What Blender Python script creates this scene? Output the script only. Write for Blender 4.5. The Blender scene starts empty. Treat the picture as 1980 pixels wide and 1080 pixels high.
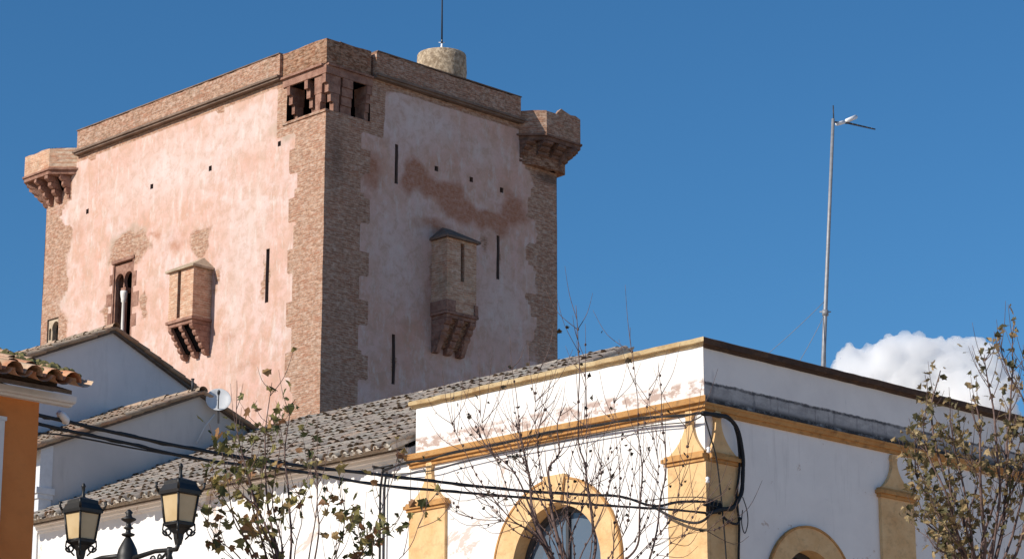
import bpy, bmesh, math, random
from mathutils import Vector, noise
from mathutils.geometry import tessellate_polygon
R = math.radians
random.seed(7)
sc = bpy.context.scene
col = sc.collection

# ------------------------------------------------------------------ camera, sky, sun, exposure
FPX, PITCH, EYE = 4900.0, R(14.86), 1.6          # focal length in photo pixels (1980 wide), upward tilt, eye height
cam = bpy.data.cameras.new('camera'); cam_o = bpy.data.objects.new('camera', cam); col.objects.link(cam_o)
cam.sensor_width = 36; cam.lens = 36 * FPX / 1980; cam.clip_start = .1; cam.clip_end = 9000
cam_o.location = (0, 0, EYE); cam_o.rotation_euler = (R(90) + PITCH, 0, 0)
sc.camera = cam_o
SUN = Vector((-.736, -.457, .49)).normalized()
w = bpy.data.worlds.new('World'); sc.world = w; w.use_nodes = True
nt = w.node_tree; bg = nt.nodes['Background']
sky = nt.nodes.new('ShaderNodeTexSky'); sky.sky_type = 'NISHITA'; sky.sun_disc = False
sky.sun_elevation = math.asin(SUN.z); sky.sun_rotation = math.atan2(SUN.x, SUN.y) % (2 * math.pi)
sky.altitude = 300; sky.air_density = 1.15; sky.dust_density = 0; sky.ozone_density = 10
hs = nt.nodes.new('ShaderNodeHueSaturation'); hs.inputs['Saturation'].default_value = 1.06; hs.inputs['Hue'].default_value = .493; hs.inputs['Value'].default_value = .77
nt.links.new(sky.outputs[0], hs.inputs['Color']); nt.links.new(hs.outputs[0], bg.inputs[0]); bg.inputs[1].default_value = .088
sl = bpy.data.lights.new('sun', 'SUN'); sl.energy = 3.3; sl.angle = R(.5); sl.color = (1, .93, .83)
so = bpy.data.objects.new('sun', sl); col.objects.link(so); so.rotation_euler = SUN.to_track_quat('Z', 'Y').to_euler(); so.location = (-60, -40, 60)
vs = sc.view_settings; vs.view_transform = 'Standard'; vs.look = 'None'; vs.exposure = .62; vs.gamma = 1; vs.use_curve_mapping = False
sc.cycles.use_denoising = True
sc.cycles.max_bounces = 20; sc.cycles.diffuse_bounces = 4; sc.cycles.transparent_max_bounces = 8
sc.cycles.volume_bounces = 20

# ------------------------------------------------------------------ measuring: a pixel of the photo -> a point on a real plane
def ray(px, py):
    x = (px - 990) / FPX; y = -(py - 540) / FPX; c, s = math.cos(PITCH), math.sin(PITCH)
    return Vector((x, c - y * s, s + y * c))
def at(px, py, Y):                                # the point seen at a pixel, Y metres ahead
    r = ray(px, py); return Vector((0, 0, EYE)) + r * (Y / r.y)
YAW = R(44.5)
class Frame:                                      # a building's own axes: x along its shaded face, y along its sunny face
    def __init__(s, px, py, dist):
        r = ray(px, py); k = dist / math.hypot(r.x, r.y); s.o = Vector((r.x * k, r.y * k, 0))
        s.x = Vector((math.cos(YAW), math.sin(YAW), 0)); s.y = Vector((-math.sin(YAW), math.cos(YAW), 0))
    def on(s, px, py, x=None, y=None):
        n, c = (s.x, x) if x is not None else (s.y, y)
        r = ray(px, py); C = Vector((0, 0, EYE)); k = (c - (C - s.o).dot(n)) / r.dot(n); q = C + r * k - s.o
        return Vector((q.dot(s.x), q.dot(s.y), q.z))
    def loc(s, p): q = p - s.o; return Vector((q.dot(s.x), q.dot(s.y), q.z))
T = Frame(626, 400, 62); W = Frame(1360, 700, 38); O = Frame(75, 800, 22)

# ------------------------------------------------------------------ objects
def tag(o, label=None, cat=None, group=None, kind=None):
    for k, v in (('label', label), ('category', cat), ('group', group), ('kind', kind)):
        if v: o[k] = v
    return o
def empty(name, loc, rz=0.0, parent=None):
    o = bpy.data.objects.new(name, None); col.objects.link(o); o.location = loc; o.rotation_euler = (0, 0, rz)
    o.empty_display_size = .2
    if parent: o.parent = parent
    return o
class MB:
    def __init__(s): s.v = []; s.f = []; s.m = []; s.t = []; s.sm = []
    def add(s, vs, fs, m=0, tint=None, smooth=False):
        b = len(s.v); s.v += [tuple(v) for v in vs]
        t = random.random() if tint is None else tint
        for f in fs: s.f.append([b + i for i in f]); s.m.append(m); s.t.append(t); s.sm.append(smooth)
    def poly(s, pts, m=0, tint=None): s.add(pts, [list(range(len(pts)))], m, tint)
    def box(s, x0, x1, y0, y1, z0, z1, m=0, tint=None):
        if x0 > x1: x0, x1 = x1, x0
        if y0 > y1: y0, y1 = y1, y0
        if z0 > z1: z0, z1 = z1, z0
        s.add([(x0, y0, z0), (x1, y0, z0), (x1, y1, z0), (x0, y1, z0), (x0, y0, z1), (x1, y0, z1), (x1, y1, z1), (x0, y1, z1)],
              [(3, 2, 1, 0), (4, 5, 6, 7), (0, 1, 5, 4), (1, 2, 6, 5), (2, 3, 7, 6), (3, 0, 4, 7)], m, tint)
    def sweep(s, loops, m=0, closed=True, caps=True, tint=None, smooth=False):   # joins equal-length rings
        n = len(loops[0]); vs = [p for l in loops for p in l]; fs = []
        for i in range(len(loops) - 1):
            for j in range(n if closed else n - 1):
                k = (j + 1) % n; fs.append((i * n + j, i * n + k, (i + 1) * n + k, (i + 1) * n + j))
        if caps: fs.append(list(range(n))[::-1]); fs.append([(len(loops) - 1) * n + j for j in range(n)])
        s.add(vs, fs, m, tint, smooth)
    def tube(s, pts, r, n=6, m=0, tint=None, smooth=True):
        pts = [Vector(p) for p in pts]; rs = r if isinstance(r, (list, tuple)) else [r] * len(pts); loops = []
        up = None
        for i, p in enumerate(pts):
            d = (pts[min(i + 1, len(pts) - 1)] - pts[max(i - 1, 0)])
            if d.length < 1e-9: d = Vector((0, 0, 1))
            d.normalize()
            if up is None: up = d.orthogonal().normalized()
            a = (up - d * up.dot(d)); a = a.normalized() if a.length > 1e-6 else d.orthogonal().normalized()
            up = a; b = d.cross(a)
            loops.append([p + (a * math.cos(2 * math.pi * j / n) + b * math.sin(2 * math.pi * j / n)) * rs[i] for j in range(n)])
        s.sweep(loops, m, True, True, tint, smooth)
    def lathe(s, prof, c=(0, 0, 0), n=16, m=0, tint=None, rot=0.0, smooth=True):   # prof: (radius, z)
        loops = [[(c[0] + r * math.cos(rot + 2 * math.pi * j / n), c[1] + r * math.sin(rot + 2 * math.pi * j / n), c[2] + z) for j in range(n)] for r, z in prof]
        s.sweep(loops, m, True, True, tint, smooth)
    def prism(s, out, a, b, m=0, tint=None):       # polygon of points pushed along: out(pt, t) -> xyz for t in (0,1)
        la = [out(p, 0) for p in a]; lb = [out(p, 1) for p in (b or a)]
        s.sweep([la, lb], m, True, False, tint)
        for l, flip in ((la, True), (lb, False)):
            tr = tessellate_polygon([[Vector(p) for p in l]]); s.add(l, [t[::-1] if flip else t for t in tr], m, tint)
    def build(s, name, mats, parent=None, attrs=None):
        me = bpy.data.meshes.new(name); me.from_pydata(s.v, [], s.f)
        for mt in (mats if isinstance(mats, (list, tuple)) else [mats]): me.materials.append(mt)
        me.polygons.foreach_set('material_index', s.m); me.polygons.foreach_set('use_smooth', s.sm)
        a = me.attributes.new('tint', 'FLOAT', 'FACE'); a.data.foreach_set('value', s.t)
        if attrs:
            for k, vals in attrs.items():
                a = me.attributes.new(k, 'FLOAT', 'POINT'); a.data.foreach_set('value', vals)
        bm = bmesh.new(); bm.from_mesh(me); bmesh.ops.recalc_face_normals(bm, faces=bm.faces); bm.to_mesh(me); bm.free()
        o = bpy.data.objects.new(name, me); col.objects.link(o)
        if parent: o.parent = parent
        return o

# ------------------------------------------------------------------ materials
class NT:
    def __init__(s, name, rough=.9, spec=.2):
        s.mat = bpy.data.materials.new(name); s.mat.use_nodes = True; s.t = s.mat.node_tree; s.n = s.t.nodes; s.p = s.n['Principled BSDF']
        s.p.inputs['Roughness'].default_value = rough; s.p.inputs['Specular IOR Level'].default_value = spec
        s.obj = s.n.new('ShaderNodeTexCoord').outputs['Object']
    def link(s, a, b): s.t.links.new(a, b)
    def setv(s, sock, v):
        if isinstance(v, bpy.types.NodeSocket): s.link(v, sock)
        elif v is not None:
            if isinstance(v, tuple) and len(v) == 3 and sock.type == 'RGBA': v = v + (1,)
            sock.default_value = v
    def noise(s, scale, detail=4, rough=.6, vec=None, dist=0.0, stretch=None):
        n = s.n.new('ShaderNodeTexNoise'); n.inputs['Scale'].default_value = scale; n.inputs['Detail'].default_value = detail
        n.inputs['Roughness'].default_value = rough; n.inputs['Distortion'].default_value = dist
        v = vec or s.obj
        if stretch:
            mp = s.n.new('ShaderNodeMapping'); mp.inputs['Scale'].default_value = stretch; s.link(v, mp.inputs[0]); v = mp.outputs[0]
        s.link(v, n.inputs['Vector']); return n.outputs['Fac']
    def ramp(s, f, stops):
        r = s.n.new('ShaderNodeValToRGB'); e = r.color_ramp.elements
        while len(e) < len(stops): e.new(.5)
        for i, (p, c) in enumerate(stops):
            e[i].position = p; e[i].color = (c if isinstance(c, tuple) else (c, c, c)) + (1,)
        s.link(f, r.inputs[0]); return r.outputs[0]
    def mix(s, f, a, b, mode='MIX'):
        n = s.n.new('ShaderNodeMix'); n.data_type = 'RGBA'; n.blend_type = mode
        s.setv(n.inputs[0], f); s.setv(n.inputs[6], a); s.setv(n.inputs[7], b); return n.outputs[2]
    def math(s, op, a, b=None, clamp=False):
        n = s.n.new('ShaderNodeMath'); n.operation = op; n.use_clamp = clamp; s.setv(n.inputs[0], a)
        if b is not None: s.setv(n.inputs[1], b)
        return n.outputs[0]
    def attr(s, name):
        n = s.n.new('ShaderNodeAttribute'); n.attribute_name = name; return n.outputs['Fac']
    def xyz(s):
        n = s.n.new('ShaderNodeSeparateXYZ'); s.link(s.obj, n.inputs[0]); return n.outputs
    def brickvec(s):                               # courses run level round the building's corners
        x, y, z = s.xyz(); c = s.n.new('ShaderNodeCombineXYZ'); s.link(s.math('ADD', x, y), c.inputs[0]); s.link(z, c.inputs[1]); return c.outputs[0]
    def brick(s, vec, bw, bh, mortar, c1, c2, cm, bias=0.0):
        # a little waviness so that courses are hand laid
        nz = s.n.new('ShaderNodeTexNoise'); nz.inputs['Scale'].default_value = 2.2; nz.inputs['Detail'].default_value = 3; s.link(vec, nz.inputs['Vector'])
        mx = s.n.new('ShaderNodeVectorMath'); mx.operation = 'MULTIPLY_ADD'; s.link(nz.outputs['Color'], mx.inputs[0]); mx.inputs[1].default_value = (.08, .05, 0); s.link(vec, mx.inputs[2])
        b = s.n.new('ShaderNodeTexBrick'); s.link(mx.outputs[0], b.inputs['Vector'])
        b.inputs['Scale'].default_value = 1; b.inputs['Brick Width'].default_value = bw; b.inputs['Row Height'].default_value = bh
        b.inputs['Mortar Size'].default_value = mortar; b.inputs['Mortar Smooth'].default_value = .3; b.inputs['Bias'].default_value = bias
        s.setv(b.inputs['Color1'], c1); s.setv(b.inputs['Color2'], c2); s.setv(b.inputs['Mortar'], cm)
        return b.outputs['Color'], b.outputs['Fac']
    def out(s, colr, bump=None, strength=.4, dist=.02, rough=None):
        s.setv(s.p.inputs['Base Color'], colr)
        if rough is not None: s.setv(s.p.inputs['Roughness'], rough)
        if bump is not None:
            b = s.n.new('ShaderNodeBump'); b.inputs['Strength'].default_value = strength; b.inputs['Distance'].default_value = dist
            s.link(bump, b.inputs['Height']); s.link(b.outputs[0], s.p.inputs['Normal'])
        return s.mat
M = {}
def flat(name, c, rough=.7, vary=.25, scale=6, metal=0.0, spec=.3, bump=.15):
    n = NT(name, rough, spec); n.p.inputs['Metallic'].default_value = metal
    f = n.noise(scale, 5, .65); d = tuple(x * (1 - vary) for x in c); u = tuple(min(1, x * (1 + vary * .5)) for x in c)
    M[name] = n.out(n.ramp(f, [(.3, d), (.7, u)]), f, bump, .01)
    return M[name]

def brick_colours(n, grime=.5):
    v = n.brickvec()
    c, f = n.brick(v, .27, .062, .009, (.39, .19, .12), (.54, .325, .22), (.55, .42, .32), -.05)
    big = n.noise(1.3, 4, .65)
    c = n.mix(n.ramp(big, [(.40, .0), (.74, .55)]), c, (.45, .33, .245))
    fine = n.noise(7, 5, .7, stretch=(1, 1, 2.2))
    c = n.mix(n.ramp(fine, [(.42, 0.0), (.58, min(1, grime * 1.3))]), c, (.20, .105, .065))
    pale = n.noise(4.5, 5, .7, stretch=(1, 1, 2.5), dist=.4)
    c = n.mix(n.ramp(pale, [(.5, 0.0), (.68, .7)]), c, (.60, .47, .38))
    rd = n.noise(2.4, 5, .7, stretch=(1, 1, 3)); c = n.mix(n.ramp(rd, [(.52, 0.0), (.66, .6)]), c, (.37, .165, .10))
    return c, f, fine
def mk_tower_wall():
    n = NT('pink_render_over_brick', .95, .1)
    bc, bf, fine = brick_colours(n)
    big = n.noise(.55, 5, .6); mid = n.noise(1.8, 5, .65); sm = n.noise(9, 5, .7)
    pl = n.ramp(big, [(.32, (.60, .36, .285)), (.5, (.64, .43, .365)), (.66, (.66, .50, .46))])
    pl = n.mix(n.ramp(mid, [(.42, 0.0), (.62, .75)]), pl, (.54, .32, .225))
    pl = n.mix(n.ramp(n.noise(.8, 5, .7, stretch=(1.6, 1.6, .35)), [(.5, 0.0), (.72, .5)]), pl, (.55, .44, .36))
    pl = n.mix(n.ramp(sm, [(.5, 0.0), (.75, .3)]), pl, (.45, .32, .27))
    pl = n.mix(n.attr('pale'), pl, (.67, .57, .535))
    blot = n.noise(3.6, 6, .78, dist=.6); pl = n.mix(n.ramp(blot, [(.48, 0.0), (.62, .6)]), pl, (.48, .325, .25)); pl = n.mix(n.ramp(n.noise(2.6, 6, .75, stretch=(1.5, 1.5, .5)), [(.52, 0.0), (.66, .7)]), pl, (.66, .58, .53))
    pit = n.noise(26, 4, .7); pl = n.mix(n.ramp(pit, [(.58, 0.0), (.72, .4)]), pl, (.36, .26, .21))
    red = n.mix(n.ramp(fine, [(.35, 0.0), (.65, 1.0)]), (.30, .105, .055), (.46, .20, .115))
    red = n.mix(.3, red, bc)
    edge = n.noise(5, 6, .75)
    def mask(a, lo=.42, hi=.58): return n.ramp(n.math('ADD', n.attr(a), n.math('MULTIPLY', n.math('SUBTRACT', edge, .5), .4)), [(lo, 0.0), (hi, 1.0)])
    g = n.mix(n.ramp(mid, [(.35, 0.0), (.65, 1.0)]), (.36, .27, .20), (.46, .38, .30))
    redm = n.math('MULTIPLY', mask('red', .25, .7), n.ramp(sm, [(.3, .55), (.6, 1.0)])); c = n.mix(redm, pl, red)
    c = n.mix(n.math('MULTIPLY', mask('grey', .35, .65), .8), c, g)
    bm = mask('brick')
    c = n.mix(bm, c, bc)
    c = n.mix(n.math('MULTIPLY', mask('dirt_shade', .3, .8), .72), c, (.085, .065, .055))  # dirt streaks, plus shade painted inside the wall openings
    h = n.math('ADD', n.math('MULTIPLY', n.math('SUBTRACT', 1.0, bf), n.math('MULTIPLY', bm, .6)), n.math('ADD', n.math('MULTIPLY', sm, .5), n.math('MULTIPLY', mid, .8)))
    h = n.math('SUBTRACT', h, n.math('MULTIPLY', bm, .5))
    M['tower_wall'] = n.out(c, h, .55, .03)
mk_tower_wall()
def mk_brick(name, tone=(1, 1, 1), grime=.6):
    n = NT(name, .95, .1); c, f, fine = brick_colours(n, grime)
    st = n.noise(2.0, 5, .7, stretch=(1, 1, .6))
    c = n.mix(n.ramp(st, [(.52, 0.0), (.72, .55)]), c, (.20, .16, .11))
    c = n.mix(1.0, c, tone, 'MULTIPLY')
    M[name] = n.out(c, n.math('SUBTRACT', fine, n.math('MULTIPLY', f, .7)), .6, .03)
mk_brick('parapet_brick'); mk_brick('old_brick', (.8, .74, .68), .9)
mk_brick('pale_brick', (1.25, 1.25, 1.2), .25)
def mk_stone(name, a, b, c3, sc_=3.0):
    n = NT(name, .95, .1); f = n.noise(sc_, 6, .7); g = n.noise(sc_ * 5, 5, .7); k = n.noise(sc_ * .6, 4, .6)
    c = n.mix(n.ramp(f, [(.42, 0.0), (.58, 1.0)]), a, b); c = n.mix(n.ramp(k, [(.5, 0.0), (.7, .7)]), c, c3)
    c = n.mix(n.ramp(n.attr('tint'), [(0.0, 0.0), (1.0, .3)]), c, b)
    M[name] = n.out(c, n.math('ADD', f, g), .7, .03)
mk_stone('red_sandstone', (.24, .12, .085), (.37, .215, .16), (.15, .085, .065), 5); mk_stone('dark_sandstone', (.15, .085, .06), (.25, .145, .105), (.10, .06, .05), 5); mk_stone('brown_stone', (.27, .17, .12), (.38, .26, .19), (.20, .13, .10), 5)
mk_stone('buff_stone', (.40, .31, .22), (.52, .42, .31), (.26, .20, .14))
mk_stone('rubble', (.24, .17, .11), (.60, .48, .34), (.16, .11, .075), 9)
mk_stone('dark_string_course', (.16, .11, .085), (.24, .17, .13), (.10, .075, .06))
flat('marble', (.78, .75, .70), .5, .1); flat('shade_black', (.005, .0045, .005), 1, .2, spec=0.0)  # near-black paint stands for deep shade in openings and between corbels
def mk_tiles(name, stops, lichen, amount):
    n = NT(name, .95, .1); f = n.noise(3.0, 5, .7); g = n.noise(14, 5, .75); t = n.attr('tint')
    c = n.ramp(t, stops)
    c = n.mix(n.ramp(g, [(.42, 0.0), (.68, .6)]), c, tuple(x * .5 for x in stops[1][1]))
    c = n.mix(n.ramp(f, [(.45, 0.0), (.65, amount)]), c, lichen)
    M[name] = n.out(c, g, .7, .02)
mk_tiles('weathered_tile', [(0.0, (.28, .22, .18)), (.35, (.37, .30, .25)), (.65, (.44, .36, .295)), (.85, (.48, .40, .32)), (1.0, (.48, .31, .21))], (.40, .385, .33), .7)
mk_tiles('brown_tile', [(0.0, (.26, .18, .13)), (.4, (.40, .30, .22)), (.7, (.46, .33, .24)), (1.0, (.48, .27, .17))], (.40, .36, .28), .6)
mk_tiles('orange_tile', [(0.0, (.50, .24, .14)), (.4, (.66, .33, .19)), (.7, (.68, .48, .34)), (1.0, (.74, .28, .13))], (.52, .45, .30), .5)
flat('moss', (.17, .15, .06), 1, .5, 20, bump=.6)
flat('tile_bed', (.14, .11, .09), 1, .4, 12)
flat('mortar', (.56, .52, .46), 1, .4, 9)
def mk_white():
    n = NT('limewash', .9, .15); x, y, z = n.xyz()
    f = n.noise(1.2, 5, .65); g = n.noise(11, 5, .7)
    c = n.ramp(f, [(.3, (.77, .745, .715)), (.6, (.84, .815, .78))])
    d = n.noise(2.3, 6, .75, stretch=(1, 1, 2)); c = n.mix(n.ramp(d, [(.6, 0.0), (.78, .45)]), c, (.55, .53, .51))
    s = n.noise(5, 5, .7, stretch=(1, 1, .12)); c = n.mix(n.ramp(s, [(.56, 0.0), (.75, .4)]), c, (.5, .48, .46)); pk = n.noise(.7, 6, .8, dist=.5); c = n.mix(n.ramp(pk, [(.6, 0.0), (.63, .7)]), c, (.50, .38, .31))
    M['limewash'] = n.out(c, n.math('ADD', f, g), .25, .02)
    # parapet: mould creeping up from the ledge on the shaded side, peeling patches on the sunny side
    n = NT('parapet_limewash', .9, .15); x, y, z = n.xyz()
    f = n.noise(1.2, 5, .65); g = n.noise(11, 5, .7)
    c = n.ramp(f, [(.3, (.74, .715, .69)), (.6, (.83, .805, .77))])
    blot = n.noise(3.2, 6, .75, stretch=(1, 1, 1.8)); strk = n.noise(7, 5, .7, stretch=(1, 1, .18))
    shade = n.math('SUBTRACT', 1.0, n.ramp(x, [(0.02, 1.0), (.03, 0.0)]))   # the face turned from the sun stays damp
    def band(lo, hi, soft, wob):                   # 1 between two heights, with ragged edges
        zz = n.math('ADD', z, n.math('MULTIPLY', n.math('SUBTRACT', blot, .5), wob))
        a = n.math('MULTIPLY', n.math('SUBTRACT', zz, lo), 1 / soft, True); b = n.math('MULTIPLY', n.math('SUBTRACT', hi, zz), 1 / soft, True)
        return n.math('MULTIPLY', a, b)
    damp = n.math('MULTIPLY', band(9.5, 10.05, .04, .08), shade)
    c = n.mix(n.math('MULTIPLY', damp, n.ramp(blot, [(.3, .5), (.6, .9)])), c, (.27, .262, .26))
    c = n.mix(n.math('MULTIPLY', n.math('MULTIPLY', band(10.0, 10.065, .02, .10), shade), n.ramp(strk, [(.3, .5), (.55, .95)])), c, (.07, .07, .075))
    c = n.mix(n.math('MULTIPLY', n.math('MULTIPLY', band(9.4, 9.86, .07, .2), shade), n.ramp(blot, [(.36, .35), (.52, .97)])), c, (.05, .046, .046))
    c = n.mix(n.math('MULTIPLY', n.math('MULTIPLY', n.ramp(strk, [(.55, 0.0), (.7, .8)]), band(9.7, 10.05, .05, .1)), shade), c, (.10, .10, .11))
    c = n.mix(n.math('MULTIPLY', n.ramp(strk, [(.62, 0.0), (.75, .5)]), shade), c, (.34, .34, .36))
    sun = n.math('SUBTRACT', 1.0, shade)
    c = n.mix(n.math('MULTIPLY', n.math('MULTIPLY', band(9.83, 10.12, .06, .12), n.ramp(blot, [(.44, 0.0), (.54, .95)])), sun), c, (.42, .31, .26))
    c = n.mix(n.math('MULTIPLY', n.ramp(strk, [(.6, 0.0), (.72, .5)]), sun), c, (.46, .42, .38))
    M['parapet_limewash'] = n.out(c, n.math('ADD', f, g), .25, .02)
mk_white()
def mk_ochre(name, a, b, dirt_shade):
    n = NT(name, .9, .15); f = n.noise(2.5, 5, .7); d = n.noise(6, 6, .75, stretch=(1, 1, 1.6))
    c = n.ramp(f, [(.3, a), (.7, b)]); c = n.mix(n.ramp(d, [(.5, 0.0), (.72, dirt_shade)]), c, (.16, .10, .06))
    M[name] = n.out(c, d, .25, .02)
mk_ochre('ochre_paint', (.64, .385, .175), (.76, .53, .28), .38)
mk_ochre('ochre_cornice', (.42, .205, .07), (.58, .33, .13), .75)
mk_ochre('ochre_coping', (.44, .30, .15), (.62, .50, .30), .75)
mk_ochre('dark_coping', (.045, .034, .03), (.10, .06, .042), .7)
mk_ochre('orange_render', (.56, .20, .062), (.64, .245, .078), .12)
def mk_cement(name, a, b):
    n = NT(name, .95, .1); f = n.noise(.9, 5, .6); g = n.noise(8, 6, .7); s = n.noise(3, 5, .7, stretch=(1, 1, .2))
    c = n.ramp(f, [(.3, a), (.7, b)]); c = n.mix(n.ramp(s, [(.55, 0.0), (.8, .35)]), c, tuple(x * .6 for x in a))
    M[name] = n.out(c, g, .3, .02)
mk_cement('blue_grey_render', (.63, .615, .625), (.72, .70, .70)); mk_cement('grey_render', (.55, .52, .495), (.63, .60, .57))
flat('pale_trim', (.66, .68, .70), .8, .12); flat('cast_iron', (.012, .0125, .013), .5, .4, 25, spec=.5)
flat('cable_black', (.018, .017, .018), .6, .4, 30); flat('grey_wire', (.25, .25, .26), .6, .2)
flat('galvanised', (.30, .30, .31), .55, .25, 9, .3); flat('white_plastic', (.80, .80, .80), .45, .08); flat('dark_plastic', (.05, .05, .055), .5, .2)
flat('dish_grey', (.62, .63, .64), .5, .1); flat('paving', (.62, .45, .31), .9, .25, 2)
n = NT('lantern_glass', .35, .5); f = n.noise(6, 3, .5); n.p.inputs['Transmission Weight'].default_value = 0
n.p.inputs['Subsurface Weight'].default_value = .0
M['lantern_glass'] = n.out(n.ramp(f, [(.3, (.50, .37, .20)), (.7, (.60, .46, .27))]))
n = NT('window_glass', .06, .6); n.p.inputs['Metallic'].default_value = 0; M['window_glass'] = n.out((.10, .13, .17))
n = NT('bark', .95, .1); f = n.noise(14, 5, .7, stretch=(1, 1, .4)); M['bark'] = n.out(n.ramp(f, [(.3, (.06, .045, .038)), (.7, (.17, .125, .105))]), f, .5, .01)
n = NT('twig_bark', .95, .1); f = n.noise(9, 4, .7); M['twig_bark'] = n.out(n.ramp(f, [(.3, (.07, .046, .042)), (.7, (.22, .15, .13))]))
def mk_leaf(name, stops):
    n = NT(name, .6, .3); t = n.attr('tint'); f = n.noise(30, 3, .6)
    c = n.ramp(t, stops); c = n.mix(n.ramp(f, [(.4, 0.0), (.7, .5)]), c, tuple(x * .5 for x in stops[1][1]))
    n.setv(n.p.inputs['Base Color'], c)
    tr = n.n.new('ShaderNodeBsdfTranslucent'); n.link(c, tr.inputs[0]); mx = n.n.new('ShaderNodeMixShader'); mx.inputs[0].default_value = .3
    n.link(n.p.outputs[0], mx.inputs[1]); n.link(tr.outputs[0], mx.inputs[2]); n.link(mx.outputs[0], n.n['Material Output'].inputs[0]); M[name] = n.mat
mk_leaf('green_leaf', [(0.0, (.035, .04, .016)), (.25, (.09, .10, .035)), (.5, (.24, .22, .075)), (.75, (.44, .36, .13)), (.9, (.42, .22, .10)), (1.0, (.26, .12, .06))])
mk_leaf('dry_leaf', [(0.0, (.05, .048, .022)), (.3, (.13, .115, .05)), (.55, (.25, .18, .08)), (.8, (.42, .29, .14)), (1.0, (.52, .41, .22))])
mk_leaf('dark_leaf', [(0.0, (.02, .018, .012)), (.5, (.04, .032, .02)), (1.0, (.09, .06, .03))])

# ------------------------------------------------------------------ ground
g = MB(); g.poly([(-2500, -300, 0), (2500, -300, 0), (2500, 4000, 0), (-2500, 4000, 0)])
tag(g.build('ground', M['paving']), kind='structure')

# ------------------------------------------------------------------ castle tower
LX, LY, WT = 8.46, 12.47, 23.74
tower = tag(empty('castle_tower', T.o, YAW), 'tall square medieval tower of pink render with brick corners and stone bartizans', 'tower')
def frange(a, b, step):
    n = max(1, int(round((b - a) / step))); return [a + (b - a) * i / n for i in range(n + 1)]
def cuts(a, b, step, marks):
    ks = sorted(set([a, b] + [m for m in marks if a < m < b])); out = []
    for p, q in zip(ks, ks[1:]): out += frange(p, q, step)[:-1]
    return out + [b]
def blob(face, px, py, rx, ry, k=1.0):            # a worn patch, measured in the photo, as an ellipse on the wall
    if face == 'L': a = T.on(px, py, x=0); b = T.on(px + rx, py, x=0); u, du = a.y, abs(b.y - a.y)
    else: a = T.on(px, py, y=0); b = T.on(px + rx, py, y=0); u, du = a.x, abs(b.x - a.x)
    return (u, a.z, du, ry / 73.0, k)
def near(bl, u, z):
    v = 0.0
    for bu, bz, ru, rz, k in bl: v = max(v, k * max(0.0, 1.35 - math.hypot((u - bu) / ru, (z - bz) / rz)) )
    return min(1.0, v)
BR_L = [blob('L', 385, 465, 26, 40, 1), blob('L', 250, 480, 46, 42, 1), blob('L', 205, 600, 12, 60, .8), blob('L', 278, 585, 9, 60, .8), blob('L', 105, 520, 40, 140, .8),
        blob('L', 420, 540, 7, 80, .6), blob('L', 115, 620, 30, 60, .7), blob('L', 513, 535, 9, 58, .9), blob('L', 540, 330, 30, 60, .35)]
GR_L = [blob('L', 245, 475, 48, 45, .9), blob('L', 110, 560, 40, 130, .5), blob('L', 560, 240, 60, 50, .6)]
RD_L = [blob('L', 340, 470, 30, 30, .55), blob('L', 305, 445, 22, 14, .5), blob('L', 440, 655, 30, 25, .5), blob('L', 190, 345, 30, 60, .35), blob('L', 150, 450, 25, 60, .45), blob('L', 250, 260, 80, 14, .3), blob('L', 470, 700, 60, 40, .35), blob('L', 335, 560, 50, 18, .25)]
PA_L = [blob('L', 330, 330, 120, 70, .8), blob('L', 470, 480, 50, 140, .7), blob('L', 480, 250, 60, 50, .7), blob('L', 160, 400, 20, 60, .4)]
BR_R = [blob('R', 835, 520, 16, 70, .7), blob('R', 935, 470, 30, 50, .55), blob('R', 766, 315, 14, 50, .45), blob('R', 963, 500, 14, 55, .5), blob('R', 761, 695, 12, 60, .7), blob('R', 840, 650, 14, 40, .7), blob('R', 1050, 430, 30, 45, .6), blob('R', 740, 200, 25, 60, .7), blob('R', 1050, 345, 36, 30, .7), blob('R', 1050, 560, 26, 60, .5)]
RD_R = [blob('R', 800, 342, 32, 36, 1), blob('R', 835, 362, 34, 26, 1), blob('R', 872, 382, 42, 34, 1), blob('R', 905, 410, 50, 26, .95), blob('R', 945, 428, 60, 26, .95), blob('R', 990, 408, 34, 42, .9), blob('R', 690, 385, 40, 30, .5), blob('R', 715, 330, 40, 40, .8), blob('R', 845, 440, 50, 28, .6), blob('R', 830, 560, 18, 120, .45), blob('R', 770, 620, 40, 26, .35), blob('R', 960, 560, 30, 40, .2)]
DI_R = [blob('R', 650, 300, 30, 110, .5), blob('R', 1060, 345, 40, 16, .8), blob('R', 880, 170, 160, 14, .6)]
PA_R = [blob('R', 810, 230, 90, 60, .7), blob('R', 770, 480, 60, 110, .5), blob('R', 960, 600, 60, 90, .6), blob('R', 930, 290, 60, 40, .4)]
wall = MB(); AT = {k: [] for k in ('brick', 'red', 'grey', 'dirt_shade', 'pale')}
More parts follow.
